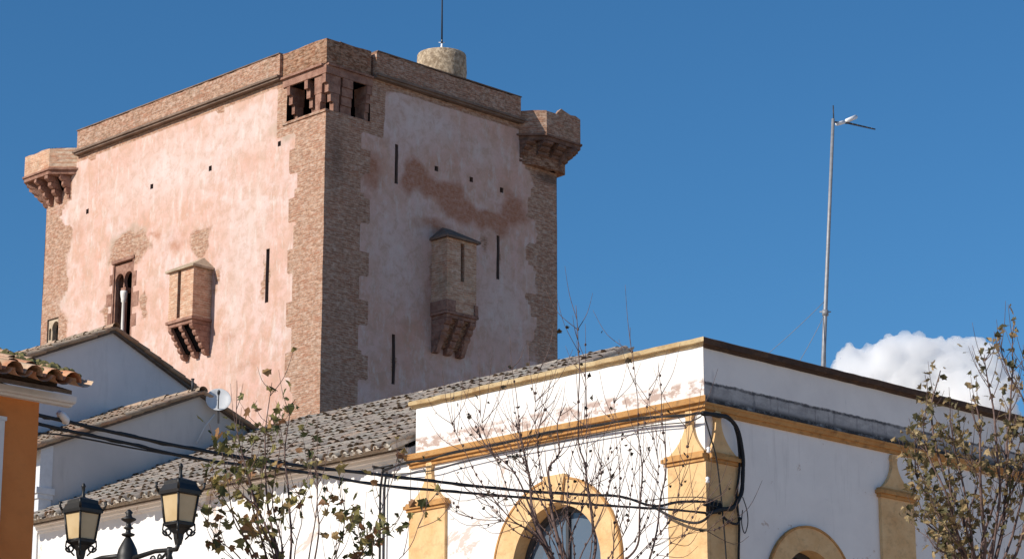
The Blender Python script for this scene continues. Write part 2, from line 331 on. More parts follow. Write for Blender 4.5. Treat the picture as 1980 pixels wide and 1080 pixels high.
def wall_face(face, uend, holes):
    us = cuts(0, uend, .11, [h[0] for h in holes] + [h[1] for h in holes]); zs = [0, 6, 12] + cuts(14, WT, .11, [h[2] for h in holes] + [h[3] for h in holes])
    P = (lambda u, z, d=0.0: (d, u, z)) if face == 'L' else (lambda u, z, d=0.0: (u, d, z))
    base = len(wall.v); vs = []
    seed = 3.1 if face == 'L' else 57.7
    for z in zs:
        row = math.floor(z / .68); wide = row % 2
        for u in us:
            j = noise.noise(Vector((u * 1.7 + seed, z * 1.7, 0))) * .12
            r = noise.fractal(Vector((u * .8 + seed, z * .8, 4)), 1, 2, 4) * .5 + .5
            q = ((1.42 if wide else 1.14) if face == 'L' else (1.58 if wide else 1.28)) + j * .5
            b = 1.0 if u < q else 0.0
            e = uend - u; uw = u + noise.noise(Vector((u * 2.3, z * 2.3, seed))) * .3 + noise.noise(Vector((u * 6, z * 6, seed))) * .12; zw = z + noise.noise(Vector((u * 2.1, z * 2.1, seed + 9))) * .3
            if e < .92 + j * 3 + (.28 if wide else 0): b = max(b, .48 + .4 * r)
            if z > 23.55 + j: b = max(b, .75)
            if z > 22.2 and u < 1.95: b = max(b, .9)
            L_ = face == 'L'
            b = max(b, near(BR_L if L_ else BR_R, uw, zw) * (.55 + .6 * r))
            AT['brick'].append(b); AT['red'].append(near(RD_L if L_ else RD_R, uw, zw) * (.5 + .8 * r))
            AT['grey'].append(near(GR_L, uw, zw) if L_ else 0.0); AT['dirt_shade'].append(0.0 if L_ else near(DI_R, u, z)); AT['pale'].append(near(PA_L if L_ else PA_R, u, z) * (.6 if L_ else .8))  # pale patches painted stronger on the shaded face to make up for light
            vs.append(P(u, z))
    nu = len(us); fs = []
    for i in range(len(zs) - 1):
        for k in range(nu - 1):
            uc, zc = (us[k] + us[k + 1]) / 2, (zs[i] + zs[i + 1]) / 2
            if any(h[0] < uc < h[1] and h[2] < zc < h[3] for h in holes): continue
            fs.append((i * nu + k, i * nu + k + 1, (i + 1) * nu + k + 1, (i + 1) * nu + k))
    wall.add(vs, fs, 0)
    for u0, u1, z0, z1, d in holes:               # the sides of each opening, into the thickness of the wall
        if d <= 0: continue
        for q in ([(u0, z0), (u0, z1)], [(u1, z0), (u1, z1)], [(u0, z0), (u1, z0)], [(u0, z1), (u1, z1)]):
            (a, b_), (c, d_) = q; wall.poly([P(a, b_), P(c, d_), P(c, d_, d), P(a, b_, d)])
    for k in AT: AT[k] += [.3 if k == 'brick' else 1.0 if k == 'dirt_shade' else 0.0] * (len(wall.v) - len(AT[k]))  # reveals of the openings darkened: shade painted into the wall colour
SL_L = [(2.14, 2.28, 17.8, 19.25)]
SL_R = [(2.40, 2.51, 21.05, 22.14), (6.12, 6.23, 19.15, 20.38), (2.38, 2.49, 15.68, 17.0)]
PH_L = [(1.85, 22.02), (4.76, 22.0), (7.37, 22.05), (10.42, 21.98)]; PH_R = [(3.89, 21.78), (5.17, 21.75), (6.32, 21.70)]
def hole(u, z, s=.065): return (u - s, u + s, z - s * 1.1, z + s * 1.1)
TW = (8.08, 9.06, 16.6, 20.14); SW = (11.6, 12.16, 18.25, 19.1)
NZ0, NZ1, NX, NY = 22.53, 23.5, 1.5, 1.58   # the hollow under the corner parapet
wall_face('L', LY, [h + (.30,) for h in SL_L] + [hole(*p) + (.2,) for p in PH_L] + [TW + (.0,), SW + (.25,), (0, NY, NZ0, NZ1, 0)])
wall_face('R', LX, [h + (.30,) for h in SL_R] + [hole(*p) + (.2,) for p in PH_R] + [(0, NX, NZ0, NZ1, 0)])
wall.poly([(LX, 0, 0), (LX, LY, 0), (LX, LY, WT), (LX, 0, WT)]); wall.poly([(0, LY, 0), (LX, LY, 0), (LX, LY, WT), (0, LY, WT)])
wall.poly([(0, 0, WT), (LX, 0, WT), (LX, LY, WT), (0, LY, WT)])
# hollow room behind the corner box
hw = MB(); hw.poly([(0, 0, NZ0), (NX, 0, NZ0), (NX, NY, NZ0), (0, NY, NZ0)]); hw.poly([(0, 0, NZ1), (NX, 0, NZ1), (NX, NY, NZ1), (0, NY, NZ1)])
hw.poly([(NX, 0, NZ0), (NX, NY, NZ0), (NX, NY, NZ1), (NX, 0, NZ1)]); hw.poly([(0, NY, NZ0), (NX, NY, NZ0), (NX, NY, NZ1), (0, NY, NZ1)])
hollow_mesh = hw
for k in AT: AT[k] += [.9 if k == 'brick' else 1.0 if k == 'dirt_shade' else 0.0] * (len(wall.v) - len(AT[k]))
def uneven(p):
    q = Vector(p); return tuple(q + (noise.noise_vector(q * .9) * .016 + noise.noise_vector(q * 2.6) * .006))
wall.v = [uneven(p) for p in wall.v]
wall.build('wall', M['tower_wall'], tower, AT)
for u0, u1, z0, z1 in SL_L:
    m = MB(); m.box(.30, .34, u0 - .02, u1 + .02, z0 - .02, z1 + .02); m.build('arrow_slit', M['shade_black'], tower)  # back panel painted near-black as the shade inside the slit
for u0, u1, z0, z1 in SL_R:
    m = MB(); m.box(u0 - .02, u1 + .02, .30, .34, z0 - .02, z1 + .02); m.build('arrow_slit', M['shade_black'], tower)
for p in PH_L:
    u0, u1, z0, z1 = hole(*p); m = MB(); m.box(.2, .24, u0 - .01, u1 + .01, z0 - .01, z1 + .01); m.build('putlog_hole', M['shade_black'], tower)
for p in PH_R:
    u0, u1, z0, z1 = hole(*p); m = MB(); m.box(u0 - .01, u1 + .01, .2, .24, z0 - .01, z1 + .01); m.build('putlog_hole', M['shade_black'], tower)

# parapet and string course
PP = .13                                          # how far the parapet stands proud of the wall
def ragged(mb, u0, u1, z0, z1, P, thick, m=0, amp=.02, step=.22):   # a brick wall top that is not dead straight
    n = max(1, int(abs(u1 - u0) / step)); top = [z1 + random.uniform(-amp, amp) for _ in range(n + 1)]
    loops = []
    for i in range(n + 1):
        u = u0 + (u1 - u0) * i / n; loops.append([P(u, z0, 0), P(u, top[i], 0), P(u, top[i], thick), P(u, z0, thick)])
    mb.sweep(loops, m, True, True)
pL = lambda u, z, d: (d - PP, u, z); pR = lambda u, z, d: (u, d - PP, z)
m = MB()
ragged(m, 1.75, 10.9, 23.86, 24.44, pL, .5); ragged(m, 1.6, 6.93, 23.86, 24.46, pR, .5)
m.box(LX - .5, LX + PP, .9, LY - 1.2, 23.86, 24.44); m.box(1.3, LX - 1.2, LY - .5, LY + PP, 23.86, 24.44)
m.build('parapet', M['parapet_brick'], tower)
m = MB(); c = .21
m.box(-c, .02, 1.75, 11.02, 23.80, 23.857); m.box(-c + .05, .02, 1.75, 11.0, 23.745, 23.798)
m.box(1.6, 7.05, -c, .02, 23.80, 23.857); m.box(1.6, 7.03, -c + .05, .02, 23.745, 23.798)
m.build('string_course', M['dark_string_course'], tower)
m = MB(); cp = PP + .02
m.box(-cp, .39, 1.77, 10.92, 24.455, 24.485); m.box(1.62, 6.95, -cp, .39, 24.475, 24.505)
m.build('coping', M['dark_string_course'], tower)
# roof terrace of the tower with a round stone stair turret
m = MB(); m.box(.4, LX - .5, .4, LY - .5, WT + .005, WT + .1); m.build('terrace', M['buff_stone'], tower)
m = MB(); prof = [(.72, 0)]
for k in range(9): prof.append((.70 + random.uniform(-.012, .015), .25 + k * .24))
prof += [(.68, 2.2), (.55, 2.24), (.1, 2.26)]
m.lathe(prof, (5.95, 2.05, WT + .08), 28); m.build('stair_turret', M['rubble'], tower)
# near corner: low parapet box carried on stepped corbels over a dark hollow
box = empty('corner_box', (0, 0, 0), 0, tower)
hollow_mesh.build('hollow', M['shade_black'], box)  # room walls painted near-black to stand for the shade inside
m = MB(); e = .03
ragged(m, -e, 1.78, 23.78, 24.46, lambda u, z, d: (d - e, u, z), .45, amp=.015); ragged(m, .43, 1.5, 23.78, 24.46, lambda u, z, d: (u, d - e, z), .43, amp=.015)
m.build('parapet', M['old_brick'], box)
m = MB(); m.box(-.04, .4, -.04, 1.72, NZ1 + .005, 23.72); m.box(.403, 1.56, -.04, .4, NZ1 + .005, 23.72); m.box(-.11, .3, .08, 1.76, 23.722, 23.778); m.box(.0, 1.56, -.09, .3, 23.723, 23.777)
m.build('lintel', M['red_sandstone'], box)
m = MB(); m.box(-.035, .1, -.03, 1.72, NZ0 - .06, NZ0 + .005); m.build('ledge', M['parapet_brick'], box)
for y0 in (1.42, .70, -.02):
    m = MB()
    for k in range(4): m.box(-.03 + .09 * (3 - k) * (1 if k < 3 else .3), .42 + .02 * k, y0 + .01 * (k % 2), y0 + .15 - .01 * (k % 2), NZ0 + .01 + k * .24, NZ0 + .01 + (k + 1) * .24 - .006)
    m.build('corbel', M['red_sandstone'], box)
for x0, xw in ((.0, .19), (.54, .36), (1.36, .2)):
    m = MB()
    for k in range(4): m.box(x0 + .01 * (k % 2), x0 + xw - .01 * (k % 2), (.14 if x0 == 0 else -.03) + .03 * (3 - k) * (1 if k < 3 else .3), .42 + .02 * k, NZ0 + .012 + k * .24, NZ0 + .012 + (k + 1) * .24 - .006)
    m.build('corbel', M['red_sandstone'], box)

# bartizans on the two outer corners
def bartizan(foot, zt, zs, ztip, name_mat, ruined, slab_mat='red_sandstone'):
    """foot: outer outline from wall to wall; zt: top; zs: slab; ztip: foot of corbels; returns the Empty"""
    b = empty('bartizan', (0, 0, 0), 0, tower)
    cx = sum(p[0] for p in foot) / len(foot); cy = sum(p[1] for p in foot) / len(foot)
    def grow(k): return [(cx + (x - cx) * k, cy + (y - cy) * k) for x, y in foot]
    wl = MB(); n = len(foot); inn = grow(.74)
    for i in range(n):
        a, c_, ai, ci = foot[i], foot[(i + 1) % n], inn[i], inn[(i + 1) % n]; k = max(2, int(math.hypot(c_[0] - a[0], c_[1] - a[1]) / .18)); loops = []
        for j in range(k + 1):
            t = j / k; o_ = (a[0] + (c_[0] - a[0]) * t, a[1] + (c_[1] - a[1]) * t); q = (ai[0] + (ci[0] - ai[0]) * t, ai[1] + (ci[1] - ai[1]) * t)
            top = zt + (random.uniform(-.02, .02) if not ruined or i == 0 else ruined(i, t))
            loops.append([(o_[0], o_[1], zs), (o_[0], o_[1], top), (q[0], q[1], top), (q[0], q[1], zs)])
        wl.sweep(loops, 0, True, True)
    wl.build('parapet', M[name_mat], b)
    sl_ = MB()
    for z0, z1, k in ((zs - .055, zs - .003, 1.055), (zs - .17, zs - .058, 1.0)):
        f = grow(k); sl_.prism(lambda p, t, z0=z0, z1=z1: (p[0], p[1], z0 + (z1 - z0) * t), f, None)
    sl_.build('slab', M[slab_mat], b)
    return b, cx, cy
def corbels(b, ends, zs, ztip, wdt=.15, mat='red_sandstone', steps=4):   # ends: (outer point, root point) seen from above
    for (ox, oy), (rx, ry) in ends:
        m = MB(); d = Vector((ox - rx, oy - ry, 0)); ln = d.length; d.normalize(); s = Vector((-d.y, d.x, 0)) * wdt / 2
        H_ = (zs - .175 - ztip) / steps
        for k in range(steps):
            L_ = ln * (.97 - .22 * (steps - 1 - k)); z0 = ztip + k * H_; z1 = z0 + H_ - .006; r = Vector((rx, ry, 0)) - d * .25; o_ = Vector((rx, ry, 0)) + d * max(.1, L_); sk = s * (1 - .03 * (k % 2))
            # rounded nose
            pr = [(0, z0), (0, z1), (1, z1), (1, z0 + H_ * .45), (1 - .12, z0 + H_ * .12), (1 - .28, z0)]
            m.prism(lambda p, t, r=r, o_=o_, sk=sk: tuple((r + (o_ - r) * p[0]) + sk * (1 - 2 * t) + Vector((0, 0, p[1]))), pr, None, tint=random.random())
        m.build('corbel', M[mat], b)
d = .58
FL = [(.02, 11.02), (-d, 11.02 + d), (-d, 12.85), (-.05, LY + d + .25), (.9, LY + d + .25), (1.45, LY + .02), (.4, LY - .4)]
bl, _, _ = bartizan(FL, 24.0, 23.40, 22.55, 'pale_brick', None)
m = MB()
for k in range(140):
    t = random.random(); i = random.choice((0, 1)); a, c_ = FL[i], FL[i + 1]; x = a[0] + (c_[0] - a[0]) * t; y = a[1] + (c_[1] - a[1]) * t
    h_ = random.uniform(.02, .07); m.poly([(x + .03, y, 23.99), (x + .06, y + .03, 23.99), (x + .045 + random.uniform(-.03, .03), y + .02, 24.0 + h_)])
tag(m.build('grass', M['moss'], bl), kind='stuff')
corbels(bl, [((-d * .55, 11.45), (.1, 11.35)), ((-d, 11.75), (.05, 11.8)), ((-d, 12.3), (.05, 12.2)), ((-d + .08, 12.85), (.1, 12.42)), ((-.1, 13.25), (.2, 12.4)), ((.7, 13.25), (.7, 12.45))], 23.40, 22.5)
m = MB(); m.prism(lambda p, t: (.3 + (p[0] - .3) * (.45 + .55 * t), 12.15 + (p[1] - 12.15) * (.45 + .55 * t), 22.62 + t * .60), [(.03, 11.25), (-.12, 11.4), (-.2, 11.7), (-.22, 12.5), (-.05, 12.8), (.5, 12.85), (.6, 12.3), (.3, 11.6)], None); m.build('core', M['shade_black'], bl)  # core painted near-black as the shade between the corbels
d = .56
FR = [(6.95, .02), (6.95 + d, -d), (8.85, -d), (LX + d + .05, -.05), (LX + d + .05, .95), (LX + .02, 1.5), (LX - .4, .4)]
def ruin(i, t):
    if i == 1: return (random.uniform(-.02, .02) if t < .42 else .19 - (t - .42) * .25 + random.uniform(-.03, .03))
    if i == 2: return .0 + random.uniform(-.05, .05)
    return random.uniform(-.05, .02)
br, _, _ = bartizan(FR, 24.13, 23.45, 22.6, 'parapet_brick', ruin, 'dark_sandstone')
corbels(br, [((7.2, -.3), (7.15, .1)), ((7.6, -d), (7.65, .0)), ((8.15, -d), (8.1, .0)), ((8.75, -d), (8.35, -.05)), ((LX + d, -.15), (8.4, .1)), ((LX + d, .75), (8.4, .7))], 23.45, 22.62, .34, 'dark_sandstone', 5)
m = MB(); m.prism(lambda p, t: (p[0], p[1], 22.62 + t * .64), [(7.1, .0), (7.4, -.2), (8.4, -.25), (8.7, -.1), (8.75, .5), (8.3, .6), (7.5, .3)], None); m.build('core', M['old_brick'], br)

# oriels: box, slit, hipped roof, stepped corbels, on the sunny face and on the shaded face
def oriel(P, u0, u1, d, zb, zt, zr, slit_u, slit_z, mats, zc, kind):
    b = empty('oriel', (0, 0, 0), 0, tower); sw = .068; m = MB(); th = .14
    su0, su1 = slit_u - sw, slit_u + sw; sz0, sz1 = slit_z
    def bx(m, a0, a1, d0, d1, z0, z1, mi=0):       # d measured out from the wall
        p, q = P(a0, z0, d0), P(a1, z1, d1); m.box(p[0], q[0], p[1], q[1], p[2], q[2], mi)
    bx(m, u0, su0, d - th, d, zb, zt); bx(m, su1, u1, d - th, d, zb, zt)
    if sz0 > zb + .03: bx(m, su0 - .001, su1 + .001, d - th + .003, d - .003, zb, sz0)
    if sz1 < zt - .03: bx(m, su0 - .001, su1 + .001, d - th + .003, d - .003, sz1, zt)
    bx(m, u0, u0 + th, -.05, d - th, zb, zt - .002); bx(m, u1 - th, u1, -.05, d - th, zb, zt - .002)
    m.build('wall', M[mats[0]], b)
    m = MB(); bx(m, u0 + th + .01, u1 - th - .01, d - th - .40, d - th - .37, zb, zt); m.build('arrow_slit', M['shade_black'], b)
    m = MB(); o_ = .09; lo = [P(u0 - o_, zt + .002, -.04), P(u0 - o_, zt + .002, d + o_), P(u1 + o_, zt + .002, d + o_), P(u1 + o_, zt + .002, -.04)]; up = [(p[0], p[1], p[2] + .055) for p in lo]
    m.sweep([lo, up], 0)
    mid = (u0 + u1) / 2; ap = [P(mid - .12, zr, -.04), P(mid + .12, zr, -.04)]
    q = up; m.add([(p[0], p[1], p[2] + .001) for p in q] + ap, [(0, 1, 4), (1, 2, 5, 4), (2, 3, 5)]); m.build('roof', M[mats[1]], b)
    m = MB(); bx(m, u0 - .05, u1 + .05, -.04, d + .05, zb - .075, zb - .003); bx(m, u0 - .0, u1 + .0, -.04, d + .0, zb - .17, zb - .078); m.build('slab', M[mats[2]], b)
    n = 3; steps = 5
    for i in range(n):
        w_ = .2 if kind else .135; uc = u0 + w_ / 2 + (u1 - u0 - w_) * i / (n - 1); m = MB(); H_ = (zb - .175 - zc) / steps
        for k in range(steps):
            L_ = d * (.98 - .17 * (steps - 1 - k)); z0 = zc + k * H_; z1 = z0 + H_ - .006; ww = w_ * (.5 - .012 * (k % 2)); t_ = random.random()
            pr = [(-.05, z0), (-.05, z1), (L_, z1), (L_, z0 + H_ * .5), (L_ - .05, z0 + H_ * .12), (L_ - .12, z0)]
            m.prism(lambda p, t, uc=uc, ww=ww: P(uc - ww + 2 * ww * t, p[1], p[0]), pr, None, tint=t_)
        m.build('corbel', M[mats[2]], b)
    m = MB(); e_ = .03 if not kind else .16; pr = [(-.04, zc + .16), (-.04, zb - .176), (d * .86, zb - .176), (d * .16, zc + .16)]
    m.prism(lambda p, t: P(u0 + e_ + (u1 - u0 - 2 * e_) * t, p[1], p[0]), pr, None); m.build('drop_hole', M['shade_black' if not kind else 'old_brick'], b)  # solid wedge; on the sunny oriel its near-black paint stands for shade
    if kind:                                       # closed sides between wall and corbels, worn
        for ua, ub in ((u0 + .02, u0 + .16), (u1 - .16, u1 - .02)):
            m = MB(); pr = [(-.05, zc), (-.05, zb - .18), (d - .06, zb - .18), (d * .30, zc)]; m.prism(lambda p, t: P(ua + (ub - ua) * t, p[1], p[0]), pr, None); m.build('cheek', M[mats[2]], b)
    return b
oriel(lambda u, z, d: (-d, u, z), 4.53, 5.58, .62, 17.76, 19.10, 19.55, 5.14, (17.80, 19.09), ('pale_brick', 'buff_stone', 'red_sandstone'), 16.80, 0)
mid_or = oriel(lambda u, z, d: (u, -d, z), 3.74, 4.80, .60, 17.76, 19.74, 20.22, 4.30, (18.62, 19.66), ('pale_brick', 'dark_string_course', 'red_sandstone'), 16.72, 1)
for q_ in ((3.70, 4.02, -.64, -.55, 17.77, 18.06), (3.70, 3.738, -.548, .02, 17.77, 18.06), (4.72, 4.84, -.64, -.602, 17.77, 18.05)):
    m = MB(); m.box(*q_); m.build('stone_facing', M['red_sandstone'], mid_or)

# twin horseshoe window with a marble column, and the small arched window by the far corner
def arch_plate(P, u0, u1, z0, z1, lights, d0, d1, mat, name, parent):
    """a plate filling the rectangle, pierced by arched lights (centre, half width, sill, spring, horseshoe)"""
    outl = [(u0, z0), (u1, z0), (u1, z1), (u0, z1)]; polys = [outl]
    for c_, hw, zs0, zsp in lights:
        h_ = [(c_ - hw * .86, zs0), (c_ - hw * .86, zsp - hw * .5)]
        for k in range(13):
            a = math.pi + R(28) - (math.pi + R(56)) * k / 12; h_.append((c_ + hw * math.cos(a), zsp + hw * 1.15 * math.sin(a)))
        h_ += [(c_ + hw * .86, zsp - hw * .5), (c_ + hw * .86, zs0)]; polys.append(h_)
    tr = tessellate_polygon([[Vector((p[0], p[1], 0)) for p in l] for l in polys]); fl = [p for l in polys for p in l]
    m = MB()
    for dd in (d0, d1): m.add([P(p[0], p[1], -dd) for p in fl], tr)
    for l in polys:
        for i in range(len(l)):
            a, b_ = l[i], l[(i + 1) % len(l)]; m.poly([P(a[0], a[1], -d0), P(b_[0], b_[1], -d0), P(b_[0], b_[1], -d1), P(a[0], a[1], -d1)])
    return m.build(name, M[mat], parent)
PLd = lambda u, z, d: (-d, u, z)
tw = empty('twin_window', (0, 0, 0), 0, tower); u0, u1, z0, z1 = TW
arch_plate(PLd, u0 + .06, u1 - .06, z0 + .01, z1 - .06, [(u0 + .285, .205, z0 + .1, 19.60), (u1 - .285, .205, z0 + .1, 19.60)], .045, .16, 'red_sandstone', 'tracery', tw)
m = MB()
for a, b_ in ((u0, u0 + .06), (u1 - .06, u1)): m.box(.0, .36, a, b_, z0, z1 - .001)
m.box(-.035, .36, u0 - .03, u1 + .03, z1, z1 + .09); m.build('frame', M['red_sandstone'], tw)
for zz, ya, yb in ((18.2, u0 - .2, u0 - .003), (18.75, u0 - .28, u0 - .003), (18.35, u1 + .003, u1 + .16), (18.95, u1 + .003, u1 + .24), (19.55, u1 + .003, u1 + .12), (19.35, u0 - .14, u0 - .003)):
    m = MB(); m.box(-.012, .05, ya, yb, zz, zz + random.uniform(.3, .42)); m.build('jamb_stone', M['red_sandstone'], tw)
m = MB(); cu = (u0 + u1) / 2; m.lathe([(.052, 0), (.05, 1.3), (.046, 2.25), (.075, 2.28), (.07, 2.33), (.09, 2.42), (.10, 2.5), (.10, 2.58)], (.06, cu, 16.72), 12); m.build('column', M['marble'], tw)
m = MB(); m.box(.03, .3, cu - .11, cu + .11, 19.31, 19.40); m.build('impost', M['red_sandstone'], tw)
m = MB(); m.box(.62, .66, u0 - .02, u1 + .02, z0, z1); m.box(.3, .66, u0 - .02, u0 - .0, z0, z1); m.box(.3, .66, u1, u1 + .02, z0, z1); m.build('dark_opening', M['shade_black'], tw)
m = MB(); m.box(.34, .38, u0 + .12, u0 + .30, z0, 19.2); m.build('shutter', M['red_sandstone'], tw)
aw = empty('arched_window', (0, 0, 0), 0, tower); u0, u1, z0, z1 = SW
arch_plate(PLd, u0 + .003, u1 - .003, z0 + .003, z1 - .003, [(u0 + .21, .17, z0 + .05, 18.82), (u1 - .085, .06, z0 + .25, 18.78)], .05, .2, 'buff_stone', 'surround', aw)
m = MB(); m.box(.25, .29, u0, u1, z0, z1); m.build('dark_opening', M['shade_black'], aw)

# ------------------------------------------------------------------ rod on the turret, mast on the flat roof
tp = T.o + T.x * 5.95 + T.y * 2.05
rod = tag(empty('lightning_rod', tp + Vector((0, 0, WT + 2.33))), 'thin dark lightning rod rising from the round turret on the tower top', 'lightning rod')
m = MB(); m.tube([(0, 0, 0), (.0, 0, 1.2), (.0, 0, 3.2)], [.028, .022, .014], 6); m.build('rod', M['cable_black'], rod)
m = MB(); m.lathe([(.05, 0), (.05, .06), (.03, .08), (.045, .12), (.03, .16), (.045, .2), (.03, .24), (.03, .3)], (0, 0, 0), 10); m.build('insulator', M['white_plastic'], rod)
m = MB(); m.tube([(-.09, 0, .34), (.09, 0, .34)], .01, 5); m.tube([(0, -.09, .38), (0, .09, .38)], .01, 5); m.build('clamp', M['white_plastic'], rod)

# ------------------------------------------------------------------ helpers for the houses
def arched_face(mb, P, u0, u1, z0, z1, arches, depth, m=0):
    polys = [[(u0, z0), (u1, z0), (u1, z1), (u0, z1)]]
    for c_, r_, zc, sill in arches: polys.append([(c_ - r_, sill)] + [(c_ - r_ * math.cos(math.pi * k / 24), zc + r_ * math.sin(math.pi * k / 24)) for k in range(25)] + [(c_ + r_, sill)])
    tr = tessellate_polygon([[Vector((p[0], p[1], 0)) for p in l] for l in polys]); fl = [p for l in polys for p in l]
    mb.add([P(p[0], p[1], 0) for p in fl], tr, m)
    for l in polys[1:]:
        for i in range(len(l)):
            a, b_ = l[i], l[(i + 1) % len(l)]; mb.poly([P(*a, 0), P(*b_, 0), P(*b_, depth), P(*a, depth)], m)
def arch_ring(P, c_, ri, ro, zc, sill, d0, d1, name, mat, parent):
    m = MB(); loops = []
    pts = [(-1, sill)] + [(math.pi * k / 28, None) for k in range(29)] + [(1, sill)]
    for a, s_ in pts:
        if s_ is not None: q = [(c_ + a * ri, s_), (c_ + a * ro, s_)]
        else: q = [(c_ - ri * math.cos(a), zc + ri * math.sin(a)), (c_ - ro * math.cos(a), zc + ro * math.sin(a))]
        loops.append([P(*q[0], d0), P(*q[1], d0), P(*q[1], d1), P(*q[0], d1)])
    m.sweep(loops, 0, True, True); return m.build(name, M[mat], parent)
def arch_window(P, c_, r_, zc, sill, dep, parent, ro, key):
    wn = empty('window', (0, 0, 0), 0, parent)
    arch_ring(P, c_, r_ - .012, ro, zc, sill, -.045, dep, 'surround', 'ochre_paint', wn)
    arch_ring(P, c_, ro + .002, ro + .035, zc, sill, -.06, .02, 'moulding', 'ochre_cornice', wn)
    if key:
        m = MB(); zt = zc + ro; m.prism(lambda p, t: P(c_ + p[0], p[1], -.10 + .12 * t), [(-.16, zc + r_ + .01), (.16, zc + r_ + .01), (.24, zt + .06), (-.24, zt + .06)], None); m.build('keystone', M['ochre_paint'], wn)
    arch_ring(P, c_, r_ - .10, r_ - .015, zc, sill, dep - .13, dep - .05, 'frame', 'dark_plastic', wn)
    m = MB(); fl = [(c_ - r_, sill)] + [(c_ - r_ * math.cos(math.pi * k / 24), zc + r_ * math.sin(math.pi * k / 24)) for k in range(25)] + [(c_ + r_, sill)]
    m.add([P(p[0], p[1], dep - .06) for p in fl], [list(range(len(fl)))]); m.build('pane', M['window_glass'], wn)
    m = MB()
    def bar(ua, ub, za, zb): p, q = P(ua, za, dep - .12), P(ub, zb, dep - .065); m.box(p[0], q[0], p[1], q[1], p[2], q[2])
    bar(c_ - .03, c_ + .03, sill, zc + r_ - .1); bar(c_ - r_ + .1, c_ + r_ - .1, zc - .03, zc + .03); m.build('glazing_bar', M['dark_plastic'], wn)
def house_tiles(mb, ye, ze, yr, zr, ua, ub, P, pitch=.21, expo=.37, mortar=1, start_jit=.02, rough=1.0):
    """barrel tiles on one slope. ye,ze: eave; yr,zr: ridge; ua..ub along the eave; P(u, run, z)"""
    L_ = math.hypot(yr - ye, zr - ze); ca, sa = (yr - ye) / L_, (zr - ze) / L_; rows = int(L_ / expo) + 1; n = int(abs(ub - ua) / pitch)
    pt = (ub - ua) / n; sg = 1 if ca > 0 else -1
    def q(u, s_, h): return P(u, ye + ca * s_ - sa * h * sg, ze + sa * s_ + abs(ca) * h)
    for i in range(-1, n):
        uc0 = ua + pt * (i + .5)
        for r_ in range(rows):
            s0 = r_ * expo + random.uniform(-start_jit, start_jit); s1 = min(s0 + expo + .07, L_ + .03)
            if s0 > L_ - .05: continue
            for kind in ((0, 1) if i >= 0 else (1,)):
                uc = uc0 + (0 if kind == 0 else pt / 2) + random.uniform(-.012, .012) * rough; tl = random.uniform(-.03, .03) * rough; li = random.uniform(-.006, .012) * rough; loops = []
                wob = noise.noise(Vector((uc0 * .9, r_ * .4, ye))) * .035 * min(1, r_ / 3)
                for s_, rr, lift in ((s0, .087 + .4 * abs(li), li * .6), (s1, .080, -.008)):
                    ring = []
                    for k in range(7):
                        a = math.pi * k / 6
                        if kind == 0: ring.append(q(uc - rr * math.cos(a) + tl * (s_ - s0), s_, .045 + rr * 1.0 * math.sin(a) + lift + (.012 if s_ == s0 else 0) + wob))
                        else: ring.append(q(uc - rr * math.cos(a), s_, .075 - rr * .75 * math.sin(a) + lift + (.012 if s_ == s0 else 0) + wob))
                    loops.append(ring)
                mb.sweep(loops, 0, False, False, smooth=True)
                if r_ == 0 and kind == 0 and mortar:
                    ring = [q(uc - .088 * math.cos(math.pi * k / 6), s0 + .035, .04 + .07 * math.sin(math.pi * k / 6)) for k in range(7)]
                    mb.add(ring, [list(range(7))], 1)
def ridge_tiles(mb, u0, u1, yr, zr, P, r_=.11, step=.38):
    n = max(1, int(abs(u1 - u0) / step))
    for i in range(n):
        a, b_ = u0 + (u1 - u0) * i / n, u0 + (u1 - u0) * (i + 1) / n + .04; w_ = random.uniform(-.012, .012); loops = []
        for u, rr in ((a, r_ * 1.08), (b_, r_ * .92)): loops.append([P(u, yr - rr * math.cos(math.pi * k / 6), zr + rr * .9 * math.sin(math.pi * k / 6) + w_) for k in range(7)])
        mb.sweep(loops, 0, False, False, smooth=True)
PxW = lambda u, x, z: (x, u, z)                    # roofs whose eave runs along local y

# ------------------------------------------------------------------ white corner building
wb = tag(empty('corner_building', W.o, YAW), 'white corner building with ochre pilasters, arched windows and a flat roof behind a parapet', 'building')
BX, BY = 13.0, 6.64
m = MB()
FLw = lambda u, z, d: (d, u, z); FRw = lambda u, z, d: (u, d, z)
ARL = (3.15, 1.0, 7.53, 5.6); ARR = (2.42, .72, 6.99, 5.2)
arched_face(m, FLw, 0, BY, 0, 9.60, [ARL], .32); arched_face(m, FRw, 0, BX, 0, 9.60, [ARR], .32)
m.poly([(BX, 0, 0), (BX, 9, 0), (BX, 9, 9.60), (BX, 0, 9.60)]); m.poly([(0, BY, 0), (BX, BY, 0), (BX, BY, 9.60), (0, BY, 9.60)])
m.build('wall', M['limewash'], wb)
m = MB(); m.box(.26, BX - .2, .26, 8.8, 9.70, 9.90); m.build('flat_roof', M['grey_render'], wb)
m = MB()
ragged(m, 0, BY - .11, 9.605, 10.6, lambda u, z, d: (d, u, z), .25, 0, .004); ragged(m, .25, BX, 9.605, 10.6, lambda u, z, d: (u, d, z), .25, 0, .004)
m.build('parapet', M['parapet_limewash'], wb)
